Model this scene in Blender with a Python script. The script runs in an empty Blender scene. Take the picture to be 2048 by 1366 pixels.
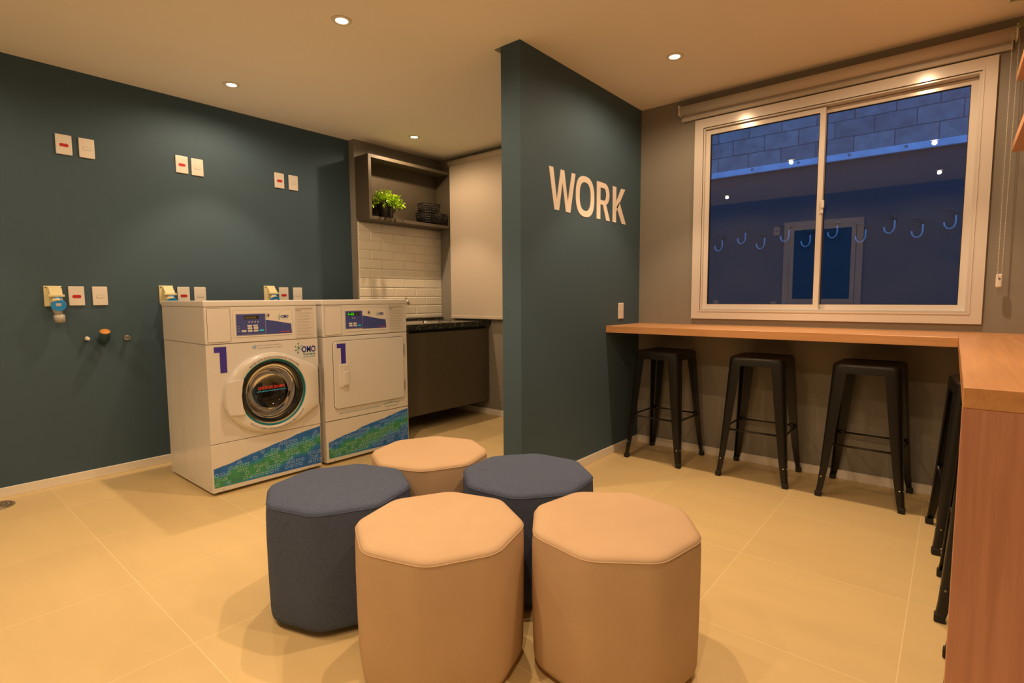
import bpy, bmesh, math, random
from mathutils import Vector, Matrix

random.seed(7)
sc = bpy.context.scene
col = sc.collection
PI = math.pi

# ------------------------------------------------------------------ camera
cam_d = bpy.data.cameras.new('camera')
cam_d.sensor_width = 36.0
cam_d.lens = 18.579
cam_d.clip_start = 0.05
cam = bpy.data.objects.new('camera', cam_d)
col.objects.link(cam)
Rv = Vector((0.768090685544057, 0.6403133529659308, -0.005958925573268248))
Uv = Vector((-0.04857471043197465, 0.06754200903579351, 0.9965332781808436))
Fv = Vector((-0.6384960424990199, 0.7651384757211834, -0.0829814237293724))
M = Matrix.Identity(4)
for i in range(3):
    M[i][0] = Rv[i]; M[i][1] = Uv[i]; M[i][2] = -Fv[i]
M[0][3], M[1][3], M[2][3] = 0, 0, 1.12
cam.matrix_world = M
sc.camera = cam

# ------------------------------------------------------------------ world, exposure
sc.view_settings.view_transform = 'Standard'
sc.view_settings.look = 'None'
sc.view_settings.gamma = 1.0
sc.view_settings.exposure = -0.14
sc.view_settings.use_curve_mapping = False
sc.cycles.use_denoising = True
sc.cycles.max_bounces = 14
sc.cycles.diffuse_bounces = 8
sc.cycles.glossy_bounces = 6
sc.cycles.transparent_max_bounces = 16
sc.cycles.caustics_reflective = False
sc.cycles.caustics_refractive = False
sc.cycles.sample_clamp_indirect = 4.0
w = bpy.data.worlds.new('dusk_sky')
sc.world = w
w.use_nodes = True
bgn = w.node_tree.nodes['Background']
bgn.inputs['Color'].default_value = (0.13, 0.34, 0.80, 1)
bgn.inputs['Strength'].default_value = 1.2

LAMP_COLOR = (1.0, 0.66, 0.37)
LAMP_W = 40.5
SPILL_W = 26.0
LAMPS = [  # x, y, where
    (-3.60, 3.03, 'round recessed ceiling downlight above the black box shelf and sink'),
    (-3.62, 1.55, 'round recessed ceiling downlight nearest the dark teal wall, above the washing machine'),
    (-2.39, 1.566, 'round recessed ceiling downlight in the open ceiling left of the partition, highest in the photo'),
    (-1.295, 3.02, 'round recessed ceiling downlight between the WORK partition and the window'),
    (-0.20, 3.03, 'recessed ceiling downlight above the corner of the wooden counter'),
    (-1.33, 1.48, 'recessed ceiling downlight above the poufs, seen mirrored in the left window pane'),
    (-0.20, 1.46, 'recessed downlight near the wooden end panel, mirrored highest in the right window pane'),
    (-0.19, -0.03, 'recessed downlight behind the camera, mirrored in the right pane below the bright ledge'),
    (-1.33, -0.03, 'recessed downlight at the back of the room, mirrored beside the mullion'),
    (-3.60, -0.20, 'recessed ceiling downlight beside the teal wall behind the left edge of the photo'),
    (-2.45, -0.05, 'recessed ceiling downlight at the back of the room, seen mirrored lowest in the left pane'),
]

XL, XT, YW, YT = -4.118, -4.043, 3.72, 2.727
XP1, XP2, YP = -1.977, -1.842, 2.287
H = 2.49
XR, YB = 0.50, -0.76

# ------------------------------------------------------------------ materials
def nmat(name):
    m = bpy.data.materials.new(name); m.use_nodes = True
    nt = m.node_tree
    return m, nt, nt.nodes['Principled BSDF']

def mat(name, c, rough=0.5, metal=0.0, bump=0.0, bscale=200.0, var=0.0, vscale=5.0, coat=0.0, spec=None, emit=None, es=0.0):
    m, nt, b = nmat(name)
    b.inputs['Base Color'].default_value = (*c, 1)
    b.inputs['Roughness'].default_value = rough
    b.inputs['Metallic'].default_value = metal
    b.inputs['Coat Weight'].default_value = coat
    if spec is not None: b.inputs['Specular IOR Level'].default_value = spec
    if emit:
        b.inputs['Emission Color'].default_value = (*emit, 1); b.inputs['Emission Strength'].default_value = es
    tc = nt.nodes.new('ShaderNodeTexCoord')
    if bump:
        n = nt.nodes.new('ShaderNodeTexNoise'); n.inputs['Scale'].default_value = bscale; n.inputs['Detail'].default_value = 3
        nt.links.new(tc.outputs['Object'], n.inputs['Vector'])
        bp = nt.nodes.new('ShaderNodeBump'); bp.inputs['Strength'].default_value = bump; bp.inputs['Distance'].default_value = 0.002
        nt.links.new(n.outputs['Fac'], bp.inputs['Height']); nt.links.new(bp.outputs['Normal'], b.inputs['Normal'])
    if var:
        n = nt.nodes.new('ShaderNodeTexNoise'); n.inputs['Scale'].default_value = vscale; n.inputs['Detail'].default_value = 4
        nt.links.new(tc.outputs['Object'], n.inputs['Vector'])
        r = nt.nodes.new('ShaderNodeValToRGB')
        r.color_ramp.elements[0].position = 0.3; r.color_ramp.elements[1].position = 0.7
        r.color_ramp.elements[0].color = (*[x * (1 - var) for x in c], 1)
        r.color_ramp.elements[1].color = (*[min(1, x * (1 + var)) for x in c], 1)
        nt.links.new(n.outputs['Fac'], r.inputs['Fac']); nt.links.new(r.outputs['Color'], b.inputs['Base Color'])
    return m

def floor_mat():
    m, nt, b = nmat('beige_floor_tile')
    L = nt.links.new
    tc = nt.nodes.new('ShaderNodeTexCoord')
    sep = nt.nodes.new('ShaderNodeSeparateXYZ'); L(tc.outputs['Object'], sep.inputs[0])
    def grid(out, off, pitch):
        a = nt.nodes.new('ShaderNodeMath'); a.operation = 'SUBTRACT'; a.inputs[1].default_value = off; L(out, a.inputs[0])
        d = nt.nodes.new('ShaderNodeMath'); d.operation = 'DIVIDE'; d.inputs[1].default_value = pitch; L(a.outputs[0], d.inputs[0])
        r = nt.nodes.new('ShaderNodeMath'); r.operation = 'ROUND'; L(d.outputs[0], r.inputs[0])
        s = nt.nodes.new('ShaderNodeMath'); s.operation = 'SUBTRACT'; L(d.outputs[0], s.inputs[0]); L(r.outputs[0], s.inputs[1])
        ab = nt.nodes.new('ShaderNodeMath'); ab.operation = 'ABSOLUTE'; L(s.outputs[0], ab.inputs[0])
        lt = nt.nodes.new('ShaderNodeMath'); lt.operation = 'LESS_THAN'; lt.inputs[1].default_value = 0.0014 / pitch; L(ab.outputs[0], lt.inputs[0])
        fl = nt.nodes.new('ShaderNodeMath'); fl.operation = 'FLOOR'; L(d.outputs[0], fl.inputs[0])
        return lt.outputs[0], fl.outputs[0]
    gx, fx = grid(sep.outputs['X'], -0.075, 0.592)
    gy, fy = grid(sep.outputs['Y'], 0.59, 0.587)
    mx = nt.nodes.new('ShaderNodeMath'); mx.operation = 'MAXIMUM'; L(gx, mx.inputs[0]); L(gy, mx.inputs[1])
    cmb = nt.nodes.new('ShaderNodeCombineXYZ'); L(fx, cmb.inputs[0]); L(fy, cmb.inputs[1])
    wn = nt.nodes.new('ShaderNodeTexWhiteNoise'); L(cmb.outputs[0], wn.inputs['Vector'])
    nz = nt.nodes.new('ShaderNodeTexNoise'); nz.inputs['Scale'].default_value = 2.5; nz.inputs['Detail'].default_value = 5
    mp = nt.nodes.new('ShaderNodeMapping'); mp.inputs['Scale'].default_value = (1, 4, 1); L(tc.outputs['Object'], mp.inputs[0]); L(mp.outputs[0], nz.inputs['Vector'])
    ad = nt.nodes.new('ShaderNodeMath'); ad.operation = 'MULTIPLY_ADD'; L(wn.outputs['Value'], ad.inputs[0]); ad.inputs[1].default_value = 0.35; L(nz.outputs['Fac'], ad.inputs[2])
    r = nt.nodes.new('ShaderNodeValToRGB')
    r.color_ramp.elements[0].position = 0.3; r.color_ramp.elements[1].position = 1.0
    r.color_ramp.elements[0].color = (0.63, 0.50, 0.27, 1); r.color_ramp.elements[1].color = (0.69, 0.55, 0.295, 1)
    L(ad.outputs[0], r.inputs['Fac'])
    mix = nt.nodes.new('ShaderNodeMix'); mix.data_type = 'RGBA'
    L(mx.outputs[0], mix.inputs[0]); L(r.outputs['Color'], mix.inputs[6]); mix.inputs[7].default_value = (0.82, 0.68, 0.41, 1)
    L(mix.outputs[2], b.inputs['Base Color'])
    b.inputs['Roughness'].default_value = 0.42
    b.inputs['Specular IOR Level'].default_value = 0.35
    bp = nt.nodes.new('ShaderNodeBump'); bp.inputs['Strength'].default_value = 0.4; bp.inputs['Distance'].default_value = 0.001; bp.invert = True
    L(mx.outputs[0], bp.inputs['Height']); L(bp.outputs['Normal'], b.inputs['Normal'])
    return m

def wood_mat(name, c1, c2, axis='X', rough=0.35):
    m, nt, b = nmat(name)
    L = nt.links.new
    tc = nt.nodes.new('ShaderNodeTexCoord'); mp = nt.nodes.new('ShaderNodeMapping')
    s = {'X': (1.2, 28, 28), 'Y': (28, 1.2, 28), 'Z': (28, 28, 1.2)}[axis]
    mp.inputs['Scale'].default_value = s
    L(tc.outputs['Object'], mp.inputs[0])
    n = nt.nodes.new('ShaderNodeTexNoise'); n.inputs['Scale'].default_value = 1.6; n.inputs['Detail'].default_value = 6; n.inputs['Roughness'].default_value = 0.6; n.inputs['Distortion'].default_value = 0.6
    L(mp.outputs[0], n.inputs['Vector'])
    r = nt.nodes.new('ShaderNodeValToRGB')
    r.color_ramp.elements[0].position = 0.3; r.color_ramp.elements[1].position = 0.72
    r.color_ramp.elements[0].color = (*c1, 1); r.color_ramp.elements[1].color = (*c2, 1)
    L(n.outputs['Fac'], r.inputs['Fac']); L(r.outputs['Color'], b.inputs['Base Color'])
    b.inputs['Roughness'].default_value = rough
    return m

def granite_mat():
    m, nt, b = nmat('dark_granite')
    L = nt.links.new
    tc = nt.nodes.new('ShaderNodeTexCoord')
    v = nt.nodes.new('ShaderNodeTexVoronoi'); v.inputs['Scale'].default_value = 120; L(tc.outputs['Object'], v.inputs['Vector'])
    n = nt.nodes.new('ShaderNodeTexNoise'); n.inputs['Scale'].default_value = 180; L(tc.outputs['Object'], n.inputs['Vector'])
    mu = nt.nodes.new('ShaderNodeMath'); mu.operation = 'MULTIPLY'; L(v.outputs['Color'], mu.inputs[0]); L(n.outputs['Fac'], mu.inputs[1])
    r = nt.nodes.new('ShaderNodeValToRGB')
    r.color_ramp.elements[0].position = 0.38; r.color_ramp.elements[0].color = (0.018, 0.02, 0.018, 1)
    r.color_ramp.elements[1].position = 0.52; r.color_ramp.elements[1].color = (0.35, 0.38, 0.30, 1)
    L(mu.outputs[0], r.inputs['Fac']); L(r.outputs['Color'], b.inputs['Base Color'])
    b.inputs['Roughness'].default_value = 0.15
    return m

def block_mat():
    m, nt, b = nmat('concrete_blocks')
    L = nt.links.new
    tc = nt.nodes.new('ShaderNodeTexCoord'); sep = nt.nodes.new('ShaderNodeSeparateXYZ'); cb = nt.nodes.new('ShaderNodeCombineXYZ')
    L(tc.outputs['Object'], sep.inputs[0]); L(sep.outputs['X'], cb.inputs[0]); L(sep.outputs['Z'], cb.inputs[1])
    br = nt.nodes.new('ShaderNodeTexBrick')
    br.inputs['Scale'].default_value = 1.0; br.inputs['Brick Width'].default_value = 0.40; br.inputs['Row Height'].default_value = 0.20
    br.inputs['Mortar Size'].default_value = 0.006; br.inputs['Mortar Smooth'].default_value = 0.3
    br.inputs['Color1'].default_value = (0.36, 0.35, 0.34, 1); br.inputs['Color2'].default_value = (0.26, 0.26, 0.26, 1); br.inputs['Mortar'].default_value = (0.13, 0.12, 0.12, 1)
    nz0 = nt.nodes.new('ShaderNodeTexNoise'); nz0.inputs['Scale'].default_value = 6; L(cb.outputs[0], nz0.inputs['Vector'])
    vm = nt.nodes.new('ShaderNodeVectorMath'); vm.operation = 'MULTIPLY_ADD'; vm.inputs[1].default_value = (0.025, 0.02, 0); L(nz0.outputs['Color'], vm.inputs[0]); L(cb.outputs[0], vm.inputs[2])
    L(vm.outputs[0], br.inputs['Vector'])
    nz = nt.nodes.new('ShaderNodeTexNoise'); nz.inputs['Scale'].default_value = 5; nz.inputs['Detail'].default_value = 8; nz.inputs['Roughness'].default_value = 0.7; L(cb.outputs[0], nz.inputs['Vector'])
    mix = nt.nodes.new('ShaderNodeMix'); mix.data_type = 'RGBA'; mix.blend_type = 'OVERLAY'; mix.inputs[0].default_value = 0.85
    L(br.outputs['Color'], mix.inputs[6]); L(nz.outputs['Fac'], mix.inputs[7]); L(mix.outputs[2], b.inputs['Base Color'])
    bp = nt.nodes.new('ShaderNodeBump'); bp.inputs['Strength'].default_value = 0.7; bp.inputs['Distance'].default_value = 0.01; bp.invert = True
    L(br.outputs['Fac'], bp.inputs['Height']); L(bp.outputs['Normal'], b.inputs['Normal'])
    b.inputs['Roughness'].default_value = 0.9
    return m

def wave_mat():
    m, nt, b = nmat('blue_green_print')
    L = nt.links.new
    tc = nt.nodes.new('ShaderNodeTexCoord')
    n = nt.nodes.new('ShaderNodeTexNoise'); n.inputs['Scale'].default_value = 9.0; n.inputs['Detail'].default_value = 0.5
    L(tc.outputs['Object'], n.inputs['Vector'])
    sp = nt.nodes.new('ShaderNodeSeparateXYZ'); L(tc.outputs['Object'], sp.inputs[0])
    def mth(op, a, b_, c_=None):
        q = nt.nodes.new('ShaderNodeMath'); q.operation = op
        for k, v in enumerate((a, b_, c_)):
            if v is None: continue
            if isinstance(v, (int, float)): q.inputs[k].default_value = v
            else: L(v, q.inputs[k])
        return q.outputs[0]
    d = mth('ABSOLUTE', mth('SUBTRACT', mth('MULTIPLY_ADD', sp.outputs['Y'], -0.17, sp.outputs['Z']), 0.135), None)
    fac = mth('SUBTRACT', mth('MULTIPLY_ADD', n.outputs['Fac'], 0.65, 0.42), mth('MULTIPLY', d, 5.2))
    r = nt.nodes.new('ShaderNodeValToRGB')
    e = r.color_ramp.elements
    e[0].position = 0.42; e[0].color = (0.012, 0.15, 0.62, 1)
    e[1].position = 0.62; e[1].color = (0.045, 0.30, 0.15, 1)
    k = e.new(0.50); k.color = (0.012, 0.27, 0.55, 1)
    L(fac, r.inputs['Fac']); L(r.outputs['Color'], b.inputs['Base Color'])
    b.inputs['Roughness'].default_value = 0.35
    return m

def glass_mat(name, tint=(1, 1, 1), ior=1.5):
    m = bpy.data.materials.new(name); m.use_nodes = True
    nt = m.node_tree; nt.nodes.clear(); L = nt.links.new
    o = nt.nodes.new('ShaderNodeOutputMaterial'); mx = nt.nodes.new('ShaderNodeMixShader')
    t = nt.nodes.new('ShaderNodeBsdfTransparent'); t.inputs[0].default_value = (*tint, 1)
    g = nt.nodes.new('ShaderNodeBsdfGlossy'); g.inputs['Roughness'].default_value = 0.0
    f = nt.nodes.new('ShaderNodeFresnel'); f.inputs[0].default_value = ior
    L(f.outputs[0], mx.inputs[0]); L(t.outputs[0], mx.inputs[1]); L(g.outputs[0], mx.inputs[2]); L(mx.outputs[0], o.inputs[0])
    return m

MT = {}
MT['teal'] = mat('teal_wall_paint', (0.060, 0.107, 0.155), 0.75, bump=0.25, bscale=320, spec=0.25)
MT['grey'] = mat('grey_wall_paint', (0.26, 0.25, 0.228), 0.8, bump=0.25, bscale=320, spec=0.25)
MT['ceil'] = mat('ceiling_paint', (0.93, 0.90, 0.84), 0.9, bump=0.05, bscale=100, spec=0.2)
MT['floor'] = floor_mat()
MT['base'] = mat('white_skirting', (0.80, 0.78, 0.74), 0.45)
MT['white'] = mat('white_enamel', (0.72, 0.72, 0.73), 0.22, bump=0.02, bscale=60)
MT['plast'] = mat('white_plastic', (0.76, 0.74, 0.71), 0.3)
MT['frame'] = mat('window_white', (0.68, 0.655, 0.64), 0.18)
MT['line'] = mat('seam_shadow_gap', (0.10, 0.09, 0.08), 0.7)
MT['thin'] = mat('grey_print', (0.30, 0.29, 0.29), 0.6)
MT['label'] = mat('paper_label', (0.66, 0.64, 0.62), 0.6)
MT['card'] = mat('card_cover', (0.72, 0.70, 0.69), 0.45)
MT['navy'] = mat('navy_print', (0.065, 0.085, 0.32), 0.35)
MT['navy2'] = mat('deep_navy_print', (0.02, 0.04, 0.30), 0.35)
MT['purple'] = mat('violet_blue_print', (0.055, 0.038, 0.37), 0.4)
MT['cyan'] = mat('cyan_key', (0.03, 0.58, 1.0), 0.4)
MT['red'] = mat('red_plastic', (0.55, 0.015, 0.02), 0.4)
MT['redp'] = mat('red_print', (0.75, 0.06, 0.05), 0.4)
MT['bluep'] = mat('light_blue_print', (0.03, 0.35, 0.75), 0.4)
MT['green'] = mat('green_print', (0.03, 0.30, 0.12), 0.4)
MT['tealp'] = mat('teal_print', (0.01, 0.28, 0.36), 0.4)
MT['iconl'] = mat('pale_icon_line', (0.50, 0.75, 0.95), 0.4)
MT['icond'] = mat('dark_icon_line', (0.01, 0.13, 0.32), 0.4)
MT['wave'] = wave_mat()
MT['disp'] = mat('dark_display', (0.03, 0.03, 0.02), 0.2)
MT['seg'] = mat('unlit_segments', (0.20, 0.17, 0.08), 0.4)
MT['lit'] = mat('lit_green_segments', (0.0, 0.1, 0.0), 0.4, emit=(0.08, 1.0, 0.03), es=1.3)
MT['chrome'] = mat('chrome', (0.75, 0.75, 0.76), 0.12, metal=1.0)
MT['drum'] = mat('steel_drum', (0.34, 0.33, 0.32), 0.32, metal=0.9, bump=0.6, bscale=45)
MT['gasket'] = mat('dark_gasket', (0.04, 0.045, 0.04), 0.5)
MT['bowl'] = glass_mat('door_bowl_glass', (0.50, 0.52, 0.52), 1.7)
MT['pane'] = glass_mat('window_glass', (0.86, 0.92, 1.0), 1.68)
MT['blacks'] = mat('black_painted_steel', (0.011, 0.011, 0.011), 0.33, spec=0.42, bump=0.05, bscale=40)
MT['rubber'] = mat('black_rubber', (0.012, 0.012, 0.012), 0.7)
MT['bplast'] = mat('black_plastic', (0.018, 0.018, 0.018), 0.4)
MT['beigef'] = mat('beige_fabric', (0.57, 0.42, 0.285), 0.85, bump=0.5, bscale=900, var=0.03, vscale=8, spec=0.2)
MT['bluef'] = mat('slate_blue_fabric', (0.078, 0.105, 0.19), 0.9, bump=0.5, bscale=900, var=0.12, vscale=120, spec=0.2)
MT['woodfoot'] = mat('wooden_foot', (0.30, 0.16, 0.07), 0.5)
MT['wx'] = wood_mat('wood_along_window', (0.60, 0.31, 0.14), (0.76, 0.43, 0.21), 'X')
MT['wy'] = wood_mat('wood_along_side', (0.56, 0.28, 0.12), (0.72, 0.39, 0.18), 'Y')
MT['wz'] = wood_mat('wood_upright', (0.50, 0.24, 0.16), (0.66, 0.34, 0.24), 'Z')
MT['taupe'] = mat('dark_taupe_laminate', (0.085, 0.072, 0.052), 0.5, bump=0.15, bscale=200, var=0.15, vscale=150)
MT['granite'] = granite_mat()
MT['tile'] = mat('glossy_cream_tile', (0.86, 0.82, 0.72), 0.12)
MT['grout'] = mat('pale_grout', (0.62, 0.59, 0.52), 0.8)
MT['blind'] = mat('blind_fabric', (0.62, 0.56, 0.49), 0.85, bump=0.3, bscale=700)
MT['blind2'] = mat('grey_blind_fabric', (0.56, 0.53, 0.49), 0.8, bump=0.3, bscale=700)
MT['alu'] = mat('blind_bar', (0.52, 0.49, 0.45), 0.4)
MT['cream'] = mat('cream_plastic', (0.74, 0.70, 0.45), 0.4)
MT['blue'] = mat('bright_blue_plastic', (0.015, 0.33, 1.0), 0.35)
MT['smoke'] = mat('grey_gland_plastic', (0.42, 0.41, 0.38), 0.35)
MT['orange'] = mat('orange_cap', (0.62, 0.28, 0.06), 0.5)
MT['tealpipe'] = mat('teal_painted_pipe', (0.025, 0.075, 0.10), 0.5)
MT['leaf'] = mat('bright_green_leaf', (0.34, 0.52, 0.03), 0.45, var=0.25, vscale=30)
MT['stem'] = mat('green_stem', (0.13, 0.25, 0.03), 0.5)
MT['fern'] = mat('dull_green_frond', (0.07, 0.13, 0.02), 0.5)
MT['pot'] = mat('black_glazed_pot', (0.02, 0.018, 0.02), 0.25)
MT['soil'] = mat('dark_soil', (0.03, 0.02, 0.012), 0.9)
MT['lens'] = mat('lamp_lens', (1, 0.9, 0.7), 0.4, emit=(1.0, 0.72, 0.42), es=9.0)
MT['trim'] = mat('lamp_trim_ring', (0.82, 0.79, 0.72), 0.45)
MT['block'] = block_mat()
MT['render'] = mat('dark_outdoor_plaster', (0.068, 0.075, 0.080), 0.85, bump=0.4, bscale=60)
MT['ledge'] = mat('pale_concrete_coping', (0.62, 0.70, 0.80), 0.5, var=0.15, vscale=6)
MT['hook'] = mat('galvanised_hook', (0.55, 0.57, 0.60), 0.35, metal=0.6)
MT['ground'] = mat('outdoor_concrete', (0.16, 0.16, 0.16), 0.9)
MT['dglass'] = mat('dark_door_glass', (0.01, 0.03, 0.05), 0.1)
MT['steelgr'] = mat('drain_steel', (0.42, 0.36, 0.26), 0.35, metal=0.8)
MT['letter'] = mat('white_wall_lettering', (0.84, 0.78, 0.74), 0.5)

# ------------------------------------------------------------------ geometry helpers
def I(m): return m or Matrix.Identity(4)

def box(bm, lo, hi, mi=0, bev=0.0, seg=2, mx=None):
    r = bmesh.ops.create_cube(bm, size=1.0)
    vs = r['verts']
    c = [(a + b) / 2 for a, b in zip(lo, hi)]; s = [abs(b - a) for a, b in zip(lo, hi)]
    for v in vs:
        v.co = Vector((v.co.x * s[0] + c[0], v.co.y * s[1] + c[1], v.co.z * s[2] + c[2]))
    fs = set(f for v in vs for f in v.link_faces)
    for f in fs: f.material_index = mi
    if bev > 0:
        es = list(set(e for v in vs for e in v.link_edges))
        rr = bmesh.ops.bevel(bm, geom=es, offset=bev, segments=seg, affect='EDGES', profile=0.5)
        vs = list(set(v for f in rr['faces'] for v in f.verts) | set(v for v in vs if v.is_valid))
        for f in rr['faces']: f.material_index = mi
    if mx is not None:
        for v in vs: v.co = mx @ v.co
    return vs

def cyl(bm, p0, p1, r0, r1=None, seg=20, mi=0, cap=True):
    r1 = r0 if r1 is None else r1
    p0 = Vector(p0); p1 = Vector(p1); d = (p1 - p0)
    q = d.to_track_quat('Z', 'Y').to_matrix().to_4x4()
    a = []; b = []
    for i in range(seg):
        t = 2 * PI * i / seg; u = Vector((math.cos(t), math.sin(t), 0))
        a.append(bm.verts.new(p0 + q @ (u * r0))); b.append(bm.verts.new(p1 + q @ (u * r1)))
    for i in range(seg):
        j = (i + 1) % seg
        f = bm.faces.new((a[i], a[j], b[j], b[i])); f.material_index = mi; f.smooth = True
    if cap:
        bm.faces.new(a[::-1]).material_index = mi; bm.faces.new(b).material_index = mi

def tube(bm, pts, r, seg=10, mi=0, cap=True):
    pts = [Vector(p) for p in pts]
    rings = []
    rs = r if isinstance(r, (list, tuple)) else [r] * len(pts)
    up = None
    for k, p in enumerate(pts):
        d = (pts[min(k + 1, len(pts) - 1)] - pts[max(k - 1, 0)]).normalized()
        if up is None:
            up = Vector((0, 0, 1)) if abs(d.z) < 0.9 else Vector((1, 0, 0))
        x = d.cross(up).normalized(); up = x.cross(d).normalized()
        rings.append([bm.verts.new(p + (x * math.cos(2 * PI * i / seg) + up * math.sin(2 * PI * i / seg)) * rs[k]) for i in range(seg)])
    for a, b in zip(rings, rings[1:]):
        for i in range(seg):
            j = (i + 1) % seg
            f = bm.faces.new((a[i], a[j], b[j], b[i])); f.material_index = mi; f.smooth = True
    if cap:
        bm.faces.new(rings[0][::-1]).material_index = mi; bm.faces.new(rings[-1]).material_index = mi

def loft(bm, rings, mi=0, cap=True, smooth=False, close=True):
    R = [[bm.verts.new(Vector(p)) for p in ring] for ring in rings]
    n = len(R[0])
    for a, b in zip(R, R[1:]):
        for i in range(n if close else n - 1):
            j = (i + 1) % n
            f = bm.faces.new((a[i], a[j], b[j], b[i])); f.material_index = mi; f.smooth = smooth
    if cap:
        bm.faces.new(R[0][::-1]).material_index = mi; bm.faces.new(R[-1]).material_index = mi
    return R

def lathe(bm, prof, c=(0, 0, 0), seg=48, mi=0, smooth=True, mx=None):
    """prof: (radius, height) around the z axis; mx places it"""
    mx = I(mx); c = Vector(c); rings = []
    for r, z in prof:
        if r < 1e-6: rings.append([bm.verts.new(c + (mx @ Vector((0, 0, z))))])
        else: rings.append([bm.verts.new(c + (mx @ Vector((r * math.cos(2 * PI * i / seg), r * math.sin(2 * PI * i / seg), z)))) for i in range(seg)])
    for a, b in zip(rings, rings[1:]):
        for i in range(seg):
            j = (i + 1) % seg
            if len(a) == 1 and len(b) == 1: continue
            if len(a) == 1: q = (a[0], b[j], b[i])
            elif len(b) == 1: q = (a[i], a[j], b[0])
            else: q = (a[i], a[j], b[j], b[i])
            f = bm.faces.new(q); f.material_index = mi; f.smooth = smooth

# planes: a 2-d point (u, v) plus a height w off the surface
def PX(x):   # surface facing +x: u = y, v = z
    return lambda u, v, w=0.0: Vector((x + w, u, v))
def PY(y):   # surface facing -y: u = x, v = z
    return lambda u, v, w=0.0: Vector((u, y - w, v))

def poly(bm, P, pts, w=0.0015, mi=0, base=0.0, sides=True):
    """flat shape of thickness w on a surface"""
    n = len(pts)
    t = [bm.verts.new(P(u, v, w)) for u, v in pts]
    f = bm.faces.new(t); f.material_index = mi
    if sides:
        b = [bm.verts.new(P(u, v, base)) for u, v in pts]
        for i in range(n):
            j = (i + 1) % n
            g = bm.faces.new((b[i], b[j], t[j], t[i])); g.material_index = mi
    return f

def stroke(bm, P, pts, wd, w=0.0012, mi=0, closed=False):
    """ribbon along a polyline"""
    pts = [Vector(p) for p in pts]
    n = len(pts); L = []
    for i, p in enumerate(pts):
        a = pts[(i - 1) % n] if (closed or i > 0) else p
        b = pts[(i + 1) % n] if (closed or i < n - 1) else p
        d = (b - a)
        if d.length < 1e-9: d = Vector((1, 0))
        d.normalize(); nn = Vector((-d.y, d.x)) * wd / 2
        L.append((p + nn, p - nn))
    vs = [(bm.verts.new(P(a.x, a.y, w)), bm.verts.new(P(b.x, b.y, w))) for a, b in L]
    for i in range(n if closed else n - 1):
        j = (i + 1) % n
        try:
            f = bm.faces.new((vs[i][0], vs[i][1], vs[j][1], vs[j][0])); f.material_index = mi
        except ValueError: pass

def rrect(u0, v0, u1, v1, r, n=5):
    pts = []
    for cx, cy, a0 in ((u1 - r, v1 - r, 0), (u0 + r, v1 - r, 90), (u0 + r, v0 + r, 180), (u1 - r, v0 + r, 270)):
        for k in range(n + 1):
            t = math.radians(a0 + 90 * k / n); pts.append((cx + r * math.cos(t), cy + r * math.sin(t)))
    return pts

def ell(cu, cv, a, b, n=32, t0=0, t1=360):
    return [(cu + a * math.cos(math.radians(t0 + (t1 - t0) * k / n)), cv + b * math.sin(math.radians(t0 + (t1 - t0) * k / n))) for k in range(n if t1 - t0 == 360 else n + 1)]

def text(bm, s, P, u, v, h, w=0.0012, mi=0, sx=1.0, bold=0.0, align='L', width=None, shear=0.0, fn=None):
    """lettering as flat geometry; (u, v) is the baseline start, h the capital height"""
    c = bpy.data.curves.new('tmp_lettering', 'FONT'); c.body = s; c.size = 1.0; c.offset = bold; c.shear = shear; c.resolution_u = 3
    c.fill_mode = 'FRONT'
    ob = bpy.data.objects.new('tmp_lettering', c)
    me = bpy.data.meshes.new_from_object(ob)
    if len(me.vertices) == 0: return
    k = h / 0.73
    xs = [q.co.x for q in me.vertices]; x0, x1 = min(xs), max(xs)
    if width: sx = width / ((x1 - x0) * k)
    off = {'L': 0, 'C': (x1 - x0) * k * sx / 2, 'R': (x1 - x0) * k * sx}[align]
    vm = []
    for q in me.vertices:
        a, b = (q.co.x - x0) * k * sx - off, q.co.y * k
        if fn: a, b = fn(a, b)
        vm.append(bm.verts.new(P(u + a, v + b, w)))
    for p in me.polygons:
        try: f = bm.faces.new([vm[i] for i in p.vertices]); f.material_index = mi
        except ValueError: pass
    bpy.data.objects.remove(ob); bpy.data.meshes.remove(me); bpy.data.curves.remove(c)

def arc_text(bm, s, P, cu, cv, R, a0, a1, h, w, mi=0, bold=0.0, bottom=False, sx=0.8):
    """letters set one by one along a circle, angles in degrees"""
    n = len(s)
    for i, ch in enumerate(s):
        if ch == ' ': continue
        t = math.radians(a0 + (a1 - a0) * (i + 0.5) / n)
        cu_, cv_ = cu + R[0] * math.cos(t), cv + R[1] * math.sin(t)
        rot = t - PI / 2 if not bottom else t + PI / 2
        ca, sa = math.cos(rot), math.sin(rot)
        text(bm, ch, P, cu_, cv_, h, w, mi, sx=sx, bold=bold, align='C' if False else 'L',
             fn=lambda a, b: ((a - h * 0.35) * ca - b * sa, (a - h * 0.35) * sa + b * ca))

# ------------------------------------------------------------------ object helpers
def wl(o):
    v = Vector((0, 0, 0))
    while o is not None: v += o.location; o = o.parent
    return v

def tag(o, label=None, cat=None, group=None, kind=None):
    if label: o['label'] = label
    if cat: o['category'] = cat
    if group: o['group'] = group
    if kind: o['kind'] = kind
    return o

def thing(name, loc, label, cat, group=None):
    o = bpy.data.objects.new(name, None); col.objects.link(o)
    o.location = loc; o.empty_display_size = 0.05
    return tag(o, label, cat, group)

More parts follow.
